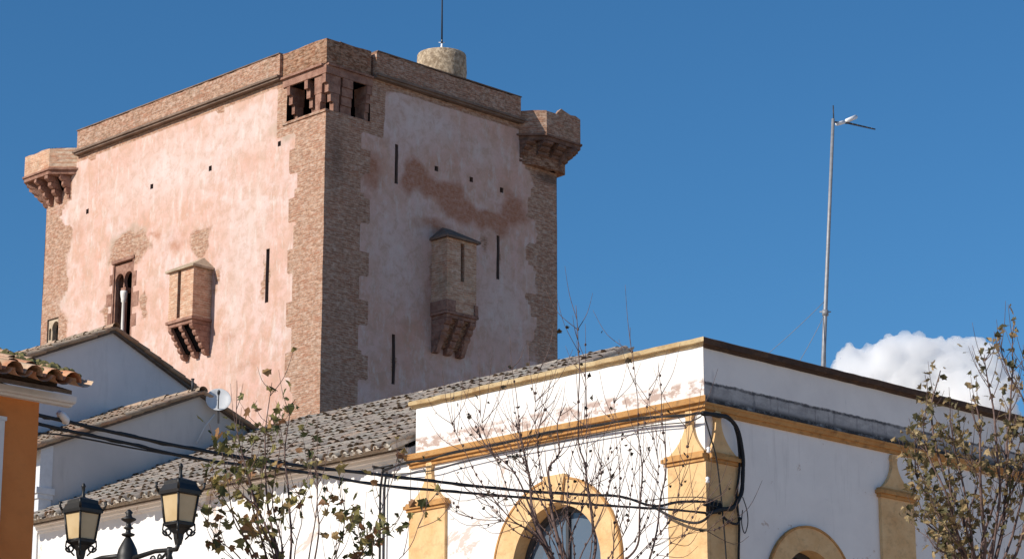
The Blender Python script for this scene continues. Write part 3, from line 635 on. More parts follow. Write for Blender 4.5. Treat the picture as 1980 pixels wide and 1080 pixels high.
def trim(name, prof, mat, left, right, parent, y1=BY, x1=BX, wob=0.0):   # a moulding along one or both faces, mitred at the corner
    def rings(pts):
        return [[f(o_, z) for o_, z in prof] for f in pts]
    m = MB()
    if left:
        n = 26; m.sweep([[(-o_, y1 + (0 - o_ - y1) * k / n if k else y1, z + noise.noise(Vector((k * .9, z, 1))) * wob) for o_, z in prof] for k in range(n + 1)], 0, True, True)
    if right:
        n = 60; m.sweep([[(-o_ + (x1 + o_) * (k / n) if k else -o_, -o_, z + noise.noise(Vector((k * .9, z, 5))) * wob * (1 if k else 0)) for o_, z in prof] for k in range(n + 1)], 0, True, True)
    return m.build(name, M[mat], parent)
cor = [(-.02, 9.565), (.05, 9.565), (.055, 9.62), (.10, 9.625), (.11, 9.685), (.17, 9.69), (.185, 9.765), (.16, 9.785), (-.02, 9.80)]
trim('cornice', cor, 'ochre_cornice', 1, 0, wb); trim('cornice', [(-.02, 9.545), (.03, 9.545), (.035, 9.60), (.07, 9.605), (.085, 9.665), (.10, 9.668), (.105, 9.70), (-.02, 9.72)], 'ochre_cornice', 0, 1, wb)
cop = [(-.27, 10.603), (.03, 10.603), (.05, 10.64), (.10, 10.645), (.11, 10.70), (.07, 10.725), (-.27, 10.735)]
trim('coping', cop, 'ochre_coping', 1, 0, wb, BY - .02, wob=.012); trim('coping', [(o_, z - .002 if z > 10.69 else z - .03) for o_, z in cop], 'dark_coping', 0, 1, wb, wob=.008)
def pilaster(P, u0, u1, zcap, uf, zf, half_l=True, half_r=True):
    b = empty('pilaster', (0, 0, 0), 0, wb); m = MB()
    def bx(a0, a1, d, z0, z1): p, q = P(a0, z0, .01), P(a1, z1, -d); m.box(p[0], q[0], p[1], q[1], p[2], q[2])
    bx(u0, u1, .06, 0, zcap - .003); m.build('shaft', M['ochre_paint'], b)
    m = MB(); e0, e1 = (.08 if half_l else 0), (.08 if half_r else 0)
    bx(u0 - e0 * .5, u1 + e1 * .5, .09, zcap, zcap + .05); bx(u0 - e0, u1 + e1, .13, zcap + .052, zcap + .11); bx(u0 - e0 * .5, u1 + e1 * .5, .10, zcap + .112, zcap + .15); m.build('capital', M['ochre_cornice'], b)
    m = MB(); zb = zcap + .152; H_ = zf - zb; pts = []; hl, hr = uf - u0, u1 - uf; N = 16
    def wd(t, h_): return .055 + (h_ - .085) * (1 - t) ** 2.8 + .03 * math.exp(-((t - .9) / .05) ** 2)
    pts = [(uf - wd(k / N, hl), zb + H_ * k / N) for k in range(N + 1)] + [(uf + wd(k / N, hr), zb + H_ * k / N) for k in range(N, -1, -1)]
    m.prism(lambda p, t: P(p[0], p[1], .01 - .075 * t), pts, None); m.build('finial', M['ochre_paint'], b)
pilaster(FLw, 5.73, 6.62, 8.80, 6.13, 9.62); pilaster(FLw, -.058, .72, 8.80, .27, 9.62, half_l=False); pilaster(FRw, .012, .69, 8.80, .25, 9.60, half_l=False); pilaster(FRw, 4.26, 5.15, 8.78, 4.66, 9.52)
arch_window(FLw, 3.15, 1.0, 7.53, 5.6, .34, wb, 1.40, True); arch_window(FRw, 2.42, .72, 6.99, 5.2, .34, wb, 1.06, False)

# ------------------------------------------------------------------ long low house with the tiled roof
lh = tag(empty('low_house', W.o, YAW), 'long low white house with a wide weathered grey tile roof below the tower', 'house')
Y0, Y1 = 6.66, 17.78
m = MB(); m.poly([(0, Y0, 0), (0, Y1, 0), (0, Y1, 9.95), (0, Y0, 9.95)]); m.poly([(0, Y0, 0), (11, Y0, 0), (11, Y0, 9.95), (5.59, Y0, 12.58), (0, Y0, 9.95)]); m.poly([(11, Y0, 0), (11, Y1, 0), (11, Y1, 9.95), (11, Y0, 9.95)])
m.build('wall', M['limewash'], lh)
m = MB(); pr = [(.01, 9.74), (-.03, 9.74), (-.04, 9.79), (-.07, 9.80), (-.08, 9.86), (-.12, 9.865), (-.13, 9.93), (.01, 9.95)]
m.prism(lambda p, t: (p[0], Y0 + .02 + (Y1 - Y0 - .02) * t, p[1]), pr, None); m.build('eaves_cornice', M['limewash'], lh)
m = MB(); pr = [(-.10, 9.925), (-.31, 9.875), (-.32, 9.93), (-.10, 10.0)]
m.prism(lambda p, t: (p[0], Y0 + .03 + (Y1 - Y0 - .05) * t, p[1]), pr, None); m.build('eaves_soffit', M['mortar'], lh)
m = MB(); xe, ze, xr, zr = -.50, 9.845, 5.59, 12.58
house_tiles(m, xe, ze, xr, zr, Y0 + .02, Y1 - .02, PxW, start_jit=.06, rough=2.4); rf = m.build('roof', [M['weathered_tile'], M['mortar']], lh)
m = MB(); m.poly([(xe + .22, Y0, ze + .04), (xr, Y0, zr - .05), (xr, Y1, zr - .05), (xe + .22, Y1, ze + .04)]); m.poly([(xe + .22, Y0, ze + .0), (xr, Y0, zr - .09), (xr, Y1, zr - .09), (xe + .22, Y1, ze + .0)]); m.poly([(xr, Y0, zr), (11.4, Y0, 9.885), (11.4, Y1, 9.885), (xr, Y1, zr)])
m.poly([(xe + .22, Y0, ze + .04), (xe + .22, Y1, ze + .04), (xe + .22, Y1, ze + .0), (xe + .22, Y0, ze + .0)])
m.build('roof_bed', M['tile_bed'], lh)
m = MB(); ridge_tiles(m, Y0 + .35, Y1, xr, zr + .03, PxW, .10); m.build('ridge', M['weathered_tile'], lh)
m = MB(); m.prism(lambda p, t: (p[0], Y0 - .03 + .07 * t, p[1]), [(xe + .03, ze - .01), (xr, zr - .06), (xr, zr + .05), (xe + .03, ze + .075)], None); m.build('verge', M['mortar'], lh)

# ------------------------------------------------------------------ the two taller houses whose gables look down the street
def gable_house(name, label, y0, y1, xa, za, xp, zp, mat, frame_strip):
    h = tag(empty(name, W.o, YAW), label, 'house'); s = (zp - za) / (xp - xa); xb = 2 * xp - xa
    m = MB()
    m.poly([(0, y0, 0), (xb, y0, 0), (xb, y0, za), (xp, y0, zp), (xa, y0, za), (0, y0, za - s * xa)])
    m.poly([(0, y0, 0), (0, y1, 0), (0, y1, za - s * xa), (0, y0, za - s * xa)]); m.poly([(0, y1, 0), (xb, y1, 0), (xb, y1, za), (xp, y1, zp), (0, y1, za - s * xa)]); m.poly([(xb, y0, 0), (xb, y1, 0), (xb, y1, za), (xb, y0, za)])
    m.build('wall', M[mat], h)
    ov, t = .10, .06; m = MB(); xe = -.38; ze = zp - s * (xp - xe); xf = xb + .35; zf = zp - s * (xf - xp)
    for (xa_, za_), (xb_, zb_) in (((xe, ze), (xp, zp)), ((xp, zp), (xf, zf))):
        lo = [(xa_, y0 - ov, za_ + .004), (xb_, y0 - ov, zb_ + .004), (xb_, y1, zb_ + .004), (xa_, y1, za_ + .004)]; m.sweep([lo, [(p[0], p[1], p[2] + t) for p in lo]], 0)
    m.build('roof_bed', M['tile_bed'], h)
    m = MB(); house_tiles(m, xe, ze + t - .02, xp, zp + t - .02, y0 - ov, y1, PxW, pitch=.2)
    house_tiles(m, xf, zf + t - .02, xp, zp + t - .02, y0 - ov, y1, PxW, pitch=.2, mortar=0)
    m.build('roof', [M['brown_tile'], M['mortar']], h)
    m = MB(); ridge_tiles(m, y0 - ov - .04, y1, xp, zp + t + .05, PxW); m.build('ridge', M['brown_tile'], h)
    if frame_strip:
        m = MB(); m.box(-.04, .26, y0 - .03, y0 + .2, 0, ze + .25); m.box(-.12, .32, y0 - .06, y0 + .2, 10.55, 10.68); m.box(-.08, .29, y0 - .045, y0 + .2, 10.45, 10.547); m.build('corner_strip', M['pale_trim'], h)
    return h
gable_house('gabled_house', 'grey rendered gable end with a tiled verge and satellite dish, beside the low tiled roof', 17.8, 21.0, .0, 11.47, 3.95, 13.15, 'grey_render', True)
gable_house('gabled_house', 'tallest blue-grey gable end rising right below the twin window of the tower', 21.02, 27.0, .0, 13.36, 3.91, 15.10, 'blue_grey_render', False)

pp = W.o + W.x * 3.8 + W.y * 17.86
m = MB(); m.tube([(0, 0, -.05), (0, 0, .42)], .05, 10); m.lathe([(.07, .42), (.07, .46), (.02, .47)], (0, 0, 0), 10)
vp = m.build('vent_pipe', M['dark_plastic']); vp.location = pp + Vector((0, 0, 13.28)); vp.scale = (.55, .55, .55); tag(vp, 'short dark vent pipe at the peak of the lower grey gable', 'pipe')
# satellite dish on the right-hand verge of the lower gable
dp = W.o + W.x * 4.27 + W.y * 17.55
dish = tag(empty('satellite_dish', dp + Vector((0, 0, 12.72))), 'round pale satellite dish on the verge of the lower grey gable', 'satellite dish')
m = MB(); prof = [(.0, .0), (.10, .008), (.2, .033), (.265, .062)]; lp = []
ax = Vector((.12, -.93, .30)).normalized(); e1 = ax.orthogonal().normalized(); e2 = ax.cross(e1); cdish = Vector((0, 0, .35))
for r_, z in prof[1:] + [(.272, .06)] + [(a, b_ - .012) for a, b_ in prof[:0:-1]]: lp.append([cdish + ax * z + (e1 * math.cos(k * math.pi / 16) + e2 * math.sin(k * math.pi / 16)) * r_ for k in range(32)])
m.sweep(lp, 0, True, True, smooth=True); m.build('reflector', M['dish_grey'], dish)
m = MB(); m.tube([cdish - Vector((0, 0, .25)) + ax * .03, cdish - Vector((0, 0, .2)) + ax * .2, cdish - Vector((0, 0, .02)) + ax * .33], .013, 6); m.build('feed_arm', M['dark_plastic'], dish)
m = MB(); pz = cdish - Vector((0, 0, .0)) + ax * .36; m.tube([pz + ax * .06, pz, pz - ax * .09], [.03, .035, .026], 10); m.build('receiver', M['dark_plastic'], dish)
m = MB(); m.tube([(0, .12, -.12), (0, .12, .32), (0, .05, .35)], .022, 8); m.build('mount', M['galvanised'], dish)
m = MB(); P0 = W.on(415, 800, y=17.62); P1 = W.on(380, 856, y=17.72); m.tube([dish.location * 0 + (W.o + W.x * P0.x + W.y * P0.y + Vector((0, 0, P0.z))), (W.o + W.x * (P0.x * .6 + P1.x * .4 - .02) + W.y * 17.7 + Vector((0, 0, P0.z * .6 + P1.z * .4))), W.o + W.x * P1.x + W.y * P1.y + Vector((0, 0, P1.z))], .016, 6)
tag(m.build('dish_cable', M['dish_grey']), 'pale cable hanging from the satellite dish down the grey gable wall', 'cable')

# ------------------------------------------------------------------ orange house on the left
oh = tag(empty('orange_house', O.o, YAW), 'orange house at the left edge with a white cornice and mossy orange roof tiles', 'house')
m = MB(); m.box(-9, 0, 0, 8, 0, 6.30); m.build('wall', M['orange_render'], oh)
m = MB(); pr = [(.01, 6.225), (-.05, 6.228), (-.06, 6.245), (-.10, 6.248), (-.11, 6.262), (-.115, 6.305), (.01, 6.312)]
m.prism(lambda p, t: (-9 + 9.31 * t, p[0], p[1]), pr[:1] + pr[1:], None); m.build('cornice', M['pale_trim'], oh)
ye, ze, yr = -.48, 6.275, 3.2; zr = ze + .34 * (yr - ye); PyO = lambda u, y, z: (u, y, z)
m = MB(); lo = [(-9, ye + .14, ze + .02), (.10, ye + .14, ze + .02), (.10, yr, zr - .03), (-9, yr, zr - .03)]; m.sweep([[(p[0], p[1], p[2] - .035) for p in lo], lo]); m.poly([(-9, yr, zr - .03), (.1, yr, zr - .03), (.1, 8.4, ze), (-9, 8.4, ze)])
m.poly([(0, 0, 6.28), (0, 8, 6.28), (0, yr, zr - .07)]); m.box(-9, .06, -.17, -.11, 6.316, 6.40); m.build('roof_bed', M['tile_bed'], oh)
m = MB(); house_tiles(m, ye, ze, yr, zr, -3.8, .12, PyO, pitch=.2, mortar=0, start_jit=.03); m.build('roof', [M['orange_tile'], M['mortar']], oh)
m = MB(); ridge_tiles(m, -3.8, .16, yr, zr + .05, PyO); m.build('ridge', M['orange_tile'], oh)
m = MB()
for k in range(260):
    u = random.uniform(0, 1) ** 1.3; y = ye + .1 + u * 1.9; x = .12 - abs(random.gauss(0, .16)) + (.05 if random.random() < .3 else 0); z = ze + .34 * (y - ye) + random.uniform(.04, .13); r_ = random.uniform(.02, .055)
    m.lathe([(r_, 0), (r_ * .8, r_ * .5), (r_ * .3, r_ * .9)], (x, y, z), 5, 0, None, random.random() * 3, False)
o = m.build('moss', M['moss'], oh); tag(o, kind='stuff')
wn = empty('window', (0, 0, 0), 0, oh)
m = MB()
for x0, x1, z0, z1 in ((-.56, -.385, 4.2, 6.0), (-1.60, -1.43, 4.2, 6.0), (-1.66, -.365, 6.002, 6.036), (-1.427, -.563, 5.86, 6.0)): m.box(x0, x1, -.07, .02, z0, z1)
m.build('surround', M['pale_trim'], wn)
m = MB(); m.box(-1.43, -.5, -.02, .015, 4.2, 5.86); m.build('pane', M['window_glass'], wn)

# ------------------------------------------------------------------ TV mast with aerial on the flat roof
B0 = W.on(1592, 712, y=2.0); B0.z = 9.9; p_top = W.on(1611, 230, y=2.0); p_bot = W.on(1591.5, 712, y=2.0)
def wl(v): return W.o + W.x * v.x + W.y * v.y + Vector((0, 0, v.z))
A0, A1 = wl(p_bot), wl(p_top); A0 = A0 - (A1 - A0) * ((A0.z - 9.9) / (A1.z - A0.z))
mast = tag(empty('aerial_mast', A0), 'tall thin leaning metal mast with a small television aerial on the white building roof', 'aerial')
D = A1 - A0
m = MB(); m.tube([(0, 0, 0), D * .35, D * .62, D], [.042, .040, .034, .030], 10); m.build('pole', M['galvanised'], mast)
m = MB(); j = D * ((12.46 - 9.9) / D.z); m.tube([j - Vector((0, 0, .05)), j + Vector((0, 0, .05))], .058, 10); m.tube([j + Vector((-.1, 0, .02)), j + Vector((.1, 0, .02))], .012, 5); m.build('collar', M['galvanised'], mast)
def mp(px, py): return wl(W.on(px, py, y=2.0)) - A0
m = MB(); m.tube([mp(1610, 236), mp(1640, 238), mp(1692, 250)], [.016, .02, .014], 6); m.tube([mp(1611, 204), mp(1612, 232)], .011, 6)
m.build('boom', M['dark_plastic'], mast)
for k in range(5):
    m = MB(); c_ = mp(1650 + k * 9, 240.5 + k * 2.0); s_ = Vector((.12, .5, .1)).normalized() * (.16 - .012 * k); m.tube([c_ - s_, c_ + s_], .006, 5); m.build('element', M['grey_wire'], mast)
for (a, b_, c2) in (((1618, 240), (1632, 236), .035), ((1637, 234), (1655, 226), .04)):
    m = MB(); m.tube([mp(*a), mp(*b_)], c2, 8); m.build('amplifier_box' if a[0] < 1630 else 'reflector', M['white_plastic'], mast)
for (q, lab) in (((3.0, 4.4, 10.1), 'upper thin guy wire running left from the mast collar'), ((3.35, 2.1, 10.1), 'lower thin guy wire running left from the mast collar'), ((8.6, 4.5, 10.0), 'thin guy wire running right from the mast collar')):
    s_ = A0 + j + Vector((0, 0, .22 if 'upper' in lab else 0)); e_ = wl(Vector(q)); n = 14
    m = MB(); m.tube([s_.lerp(e_, k / n) - Vector((0, 0, .25 * 4 * (k / n) * (1 - k / n))) for k in range(n + 1)], .006, 4)
    tag(m.build('guy_wire', M['grey_wire']), lab, 'wire', 'guy wires of the aerial mast')

# ------------------------------------------------------------------ cables
def span(pts, d0, d1, x0=75, x1=1363):             # a cable slung between two buildings; depth runs straight from one to the other
    out = []
    for px, py in pts:
        t = (px - x0) / (x1 - x0); out.append(at(px, py, 1 / ((1 - t) / d0 + t / d1)))
    return out
def smooth(pts, n=5):
    P_ = [pts[0]] + list(pts) + [pts[-1]]; out = []
    for i in range(1, len(P_) - 2):
        a, b_, c_, d_ = P_[i - 1:i + 3]
        for k in range(n):
            t = k / n; out.append(.5 * ((2 * b_) + (c_ - a) * t + (2 * a - 5 * b_ + 4 * c_ - d_) * t * t + (3 * b_ - a - 3 * c_ + d_) * t ** 3))
    return out + [pts[-1]]
DA, DB = 21.9, 37.7
up = smooth(span([(70, 801), (128, 814), (260, 844), (400, 872), (560, 897), (735, 917), (860, 932), (1000, 947), (1120, 955), (1200, 959), (1245, 973), (1275, 977), (1315, 969), (1363, 969)], DA, DB))
uc = tag(empty('overhead_cable', up[0]), 'upper thick black cable slung from the orange house to the white corner building', 'cable', 'cables slung across the street')
m = MB(); m.tube([p - up[0] for p in up], .019, 6)
m.tube([p - up[0] + Vector((0, .02 * math.sin(i * 1.3), .016 * math.cos(i * 1.3))) for i, p in enumerate(up)], .011, 5); m.build('strand', M['cable_black'], uc)
m = MB(); a, b_ = [p - up[0] for p in span([(114, 797), (131, 817)], DA - .03, DB)]; m.tube([a, a.lerp(b_, .3), a.lerp(b_, .8), b_], [.028, .04, .04, .016], 8); m.build('clamp', M['white_plastic'], uc)
lo = smooth(span([(66, 817), (160, 838), (250, 857), (330, 876), (420, 892), (560, 908), (640, 921), (735, 937), (880, 950), (1010, 961), (1150, 975), (1265, 982), (1363, 990)], DA, DB))
m = MB(); m.tube(lo, .017, 6); m.tube([p + Vector((0, .018 * math.sin(i * 1.1), .014 * math.cos(i * 1.1))) for i, p in enumerate(lo)], .010, 5)
tag(m.build('overhead_cable', M['cable_black']), 'lower thick black cable slung from the orange house to the white corner building', 'cable', 'cables slung across the street')
m = MB(); m.tube(smooth(span([(66, 836), (120, 840), (180, 850), (250, 864), (330, 878), (372, 886)], DA, DB)), .009, 5)
tag(m.build('overhead_cable', M['cable_black']), 'short thin black cable joining the lower cable near the orange house', 'cable', 'cables slung across the street')
def on_wall(pts, r, label, face='x', off=-.05, n=5, mat='cable_black', strands=1, name='wall_cable', group='cables fixed to the white walls'):
    P_ = [wl(W.on(px, py, x=off) if face == 'x' else W.on(px, py, y=off)) for px, py in pts]
    S_ = smooth(P_, n); m = MB()
    for k in range(strands): m.tube([p + Vector((0, 0, 0)) + (W.x * -.01 + Vector((0, 0, .02))) * k * math.sin(i * .7 + k) for i, p in enumerate(S_)], r, 5)
    return tag(m.build(name, M[mat]), label, 'cable', group)
on_wall([(742, 912), (745, 906), (790, 894), (830, 886), (900, 870), (1000, 849), (1100, 829), (1200, 814), (1300, 803), (1345, 800), (1356, 797)], .016, 'black cable clipped to the sunny wall just below the ochre cornice', off=-.22, strands=2)
on_wall([(750, 916), (790, 914), (840, 908), (880, 896), (960, 877), (1060, 858), (1160, 838), (1260, 822), (1330, 815), (1356, 804)], .010, 'thin sagging dark line below the clipped cable, standing for its shadow', off=-.12)  # thin tube added as the shadow line of the cable above
on_wall([(741, 906), (738, 925), (735, 960), (734, 1080), (733, 1200)], .022, 'left one of the two black cables running down the low white house', off=-.06)
on_wall([(748, 912), (744, 940), (743, 1000), (742, 1080), (742, 1200)], .018, 'right one of the two black cables running down the low white house', off=-.06)
on_wall([(1358, 800), (1385, 801), (1408, 808), (1425, 826), (1434, 860), (1437, 900), (1436, 935), (1430, 962), (1418, 978), (1395, 985), (1366, 992)], .032, 'thick black cable arching over the corner pilaster on the shaded face', 'y', -.14, strands=2)
on_wall([(1362, 803), (1372, 838), (1384, 880), (1391, 930), (1398, 1000), (1404, 1080), (1406, 1180)], .012, 'thin black cable running down the shaded side of the corner pilaster', 'y', -.16)
on_wall([(1420, 822), (1427, 850), (1430, 900), (1424, 960), (1429, 1010), (1428, 1080), (1428, 1180)], .02, 'black cable running down the right edge of the corner pilaster', 'y', -.10)
on_wall([(1436, 960), (1444, 985), (1446, 1010), (1440, 1030), (1434, 1010), (1436, 985)], .008, 'small loop of thin cable beside the corner pilaster', 'y', -.08)
on_wall([(1262, 978), (1290, 994), (1320, 1006), (1345, 1010), (1362, 1004), (1374, 992)], .022, 'hanging loop of black cable in front of the corner pilaster', 'x', -.22)
on_wall([(1255, 966), (1300, 961), (1345, 960), (1365, 962)], .008, 'thin cable crossing the sunny side of the corner pilaster', 'x', -.18)
on_wall([(1398, 998), (1410, 1008), (1425, 1012), (1432, 1000)], .02, 'short looped cable end at the right edge of the corner pilaster', 'y', -.14)
bk = tag(empty('cable_bracket', wl(W.on(742, 907, x=0))), 'small dark bracket holding the cables on the low white house', 'bracket')
m = MB(); m.tube([(0, 0, .02), W.x * -.26 + Vector((0, 0, .02))], .018, 6); m.tube([W.x * -.24 + Vector((0, 0, -.02)), W.x * -.24 - W.y * .5 + Vector((0, 0, -.02))], .016, 6); m.build('arm', M['cable_black'], bk)
ins = tag(empty('cable_junction', wl(W.on(1378, 978, y=-.12))), 'dark junction of clamps where the cables meet the corner pilaster', 'junction')
m = MB(); 
for k in range(4): m.tube([W.x * (-.12 + .09 * k) + Vector((0, 0, -.1)), W.x * (-.10 + .09 * k) + Vector((0, 0, .1))], .028, 7)
m.tube([W.x * -.2, W.x * .42], .02, 6); m.build('clamps', M['cable_black'], ins)
for px, py in ((1370, 869), (1368, 927)):
    q = wl(W.on(px, py, y=-.17)); m = MB(); m.lathe([(.01, -.05), (.035, -.03), (.02, 0), (.035, .03), (.01, .05)], (0, 0, 0), 8); o = m.build('insulator', M['white_plastic']); o.location = q
    tag(o, 'small white insulator %s on the corner pilaster' % ('just above the ledge' if py < 900 else 'below the ledge'), 'insulator', 'insulators on the corner pilaster')

# ------------------------------------------------------------------ double street lamp
LY_ = 20.0; LS = 20.0 / 24.0
lc = at(246, 1080, LY_); lamp = tag(empty('street_lamp', (lc.x, LY_, 0)), 'ornate black cast iron street lamp with two lanterns on scrolled arms', 'street lamp')
def zl(py, dd=0.0): return at(246, py, LY_ + dd).z
m = MB(); zt = zl(988); zb = zl(1076)
m.lathe([(.20, 0), (.20, .5), (.14, .55), (.12, 1.2), (.07, 1.3), (.055, zb - .9), (.05, zb - .6), (.09, zb - .55), (.06, zb - .45), (.06, zb - .2), (.075, zb - .12), (.10, zb - .1), (.082, zb - .06), (.088, zb), (.075, zb + .06), (.05, zb + .11), (.03, zb + .145), (.02, zb + .16)], (0, 0, 0), 16)
m.build('post', M['cast_iron'], lamp)
m = MB(); h0 = zb + .16
m.lathe([(r_ * .72, h0 + z_ * .60) for r_, z_ in ((.028, 0), (.07, .02), (.075, .04), (.03, .06), (.028, .10), (.06, .12), (.03, .15), (.025, .19), (.08, .225), (.085, .245), (.04, .27), (.03, .3), (.045, .33), (.01, .37))], (0, 0, 0), 14); m.build('finial', M['cast_iron'], lamp)
def scroll(c_, ex, ez, r0, turns, n=22, s=1):       # a flat spiral in the plane ex, ez
    return [c_ + ex * (r0 * (1 - .8 * k / n) * math.cos(s * 2 * math.pi * turns * k / n)) + ez * (r0 * (1 - .8 * k / n) * math.sin(s * 2 * math.pi * turns * k / n)) for k in range(n + 1)]
def lantern(root, base):
    """base: middle of the lantern's socket; square lantern standing corner-on"""
    l = empty('lantern', base, 0, root); l.scale = (LS, LS, LS); q = math.pi / 4; a0 = R(3)
    def ring(r_, z): return [(r_ * math.cos(a0 + math.pi / 2 * k), r_ * math.sin(a0 + math.pi / 2 * k), z) for k in range(4)]
    rb, rt, z0, z1 = .133, .172, .155, .425
    pan = MB()
    for k in range(4):
        m = MB(); A_, B_ = ring(rb - .006, z0), ring(rt - .006, z1); k2 = (k + 1) % 4; m.poly([A_[k], A_[k2], B_[k2], B_[k]]); m.build('pane', M['lantern_glass'], l)
    m = MB(); A_, B_ = ring(rb, z0), ring(rt, z1)
    for k in range(4): m.tube([A_[k], B_[k]], .012, 6); m.tube([A_[k], A_[(k + 1) % 4]], .012, 6); m.tube([B_[k], B_[(k + 1) % 4]], .013, 6)
    m.build('frame', M['cast_iron'], l)
    m = MB(); m.sweep([ring(.20, z1 + .0), ring(.205, z1 + .03), ring(.155, z1 + .09), ring(.15, z1 + .125), ring(.06, z1 + .15), ring(.02, z1 + .16)], 0); 
    for k in range(4): v = ring(.20, z1 + .03)[k]; m.tube([v, (v[0] * 1.12, v[1] * 1.12, v[2] + .045), (v[0] * 1.1, v[1] * 1.1, v[2] + .085)], [.014, .012, .016], 6)
    m.build('cap', M['cast_iron'], l)
    m = MB(); m.lathe([(.03, z1 + .14), (.02, z1 + .17), (.014, z1 + .2), (.018, z1 + .255), (.024, z1 + .265), (.014, z1 + .29), (.004, z1 + .30)], (0, 0, 0), 10); m.build('spike', M['cast_iron'], l)
    m = MB(); m.sweep([ring(rb + .012, z0 + .0), ring(rb + .01, z0 - .02), ring(.09, z0 - .05), ring(.05, z0 - .10), ring(.045, z0 - .14), ring(.03, z0 - .2)], 0)
    for k in range(4):
        v = Vector(ring(1, 0)[k]); up_ = Vector((0, 0, 1)); m.tube(scroll(v * .105 + up_ * (z0 - .075), v, up_, .045, 1.25, s=-1), .010, 5); m.tube([v * (rb + .01) + up_ * z0, v * .15 + up_ * (z0 - .06), v * .06 + up_ * (z0 - .15)], .009, 5)
    m.build('socket', M['cast_iron'], l)
    return l
LP = at(157, 1046, LY_ + .55) - Vector(lamp.location); RP = at(346, 1013, LY_ - .55) - Vector(lamp.location)
for q_ in (LP, RP):
    base = q_ - Vector((0, 0, .145 * LS)); lantern(lamp, base)
    foot = base + Vector((0, 0, -.05)); h_ = Vector((foot.x, foot.y, 0)); e = h_.normalized(); ez = Vector((0, 0, 1)); root = Vector((0, 0, foot.z - .06)) + e * .1; m = MB()
    end = foot - e * .02
    m.tube([root + ez * .04, root.lerp(end, .5) + ez * .03, end - ez * .02, foot + ez * .02], [.022, .018, .018, .02], 7)
    m.tube([root - ez * .14, root.lerp(end, .45) - ez * .10, end - e * .12 - ez * .02, end - ez * .02], [.016, .014, .012, .012], 6)
    ln = (end - root).length
    for k in range(5):
        c_ = root.lerp(end, .1 + .17 * k) - ez * (.05 - .006 * k); m.tube(scroll(c_, e, ez, .055 - .006 * k, 1.5, s=(-1) ** k), .008, 5)
    m.lathe([(.012, -.09), (.03, -.06), (.02, -.03), (.03, 0), (.02, .03)], tuple(end - e * .1 - ez * .02), 8)
    m.build('arm', M['cast_iron'], lamp)

# ------------------------------------------------------------------ trees
def leaf(mb, c_, d_, size, tint, m=0):              # a lobed, folded plane leaf
    d_ = d_.normalized(); s_ = d_.cross(Vector((random.gauss(0, 1), random.gauss(0, 1), random.gauss(0, 1)))).normalized(); nrm = d_.cross(s_)
    out = [(0, 0), (-.22, .12), (-.50, .30), (-.30, .46), (-.38, .72), (-.14, .70), (0, 1), (.14, .70), (.38, .72), (.30, .46), (.50, .30), (.22, .12)]
    fold = random.uniform(.1, .9); curl = random.uniform(-.6, .6); wx = random.uniform(.55, 1.1); out = [(x * wx * random.uniform(.8, 1.15), y * random.uniform(.85, 1.1)) for x, y in out]
    vs = [c_ + (d_ * y + s_ * x + nrm * (abs(x) * fold + y * y * curl)) * size for x, y in out]; mid = c_ + (d_ * .5 + nrm * (.25 * curl)) * size
    n = len(out); mb.add(vs + [mid], [(i, (i + 1) % n, n) for i in range(n)], m, tint)
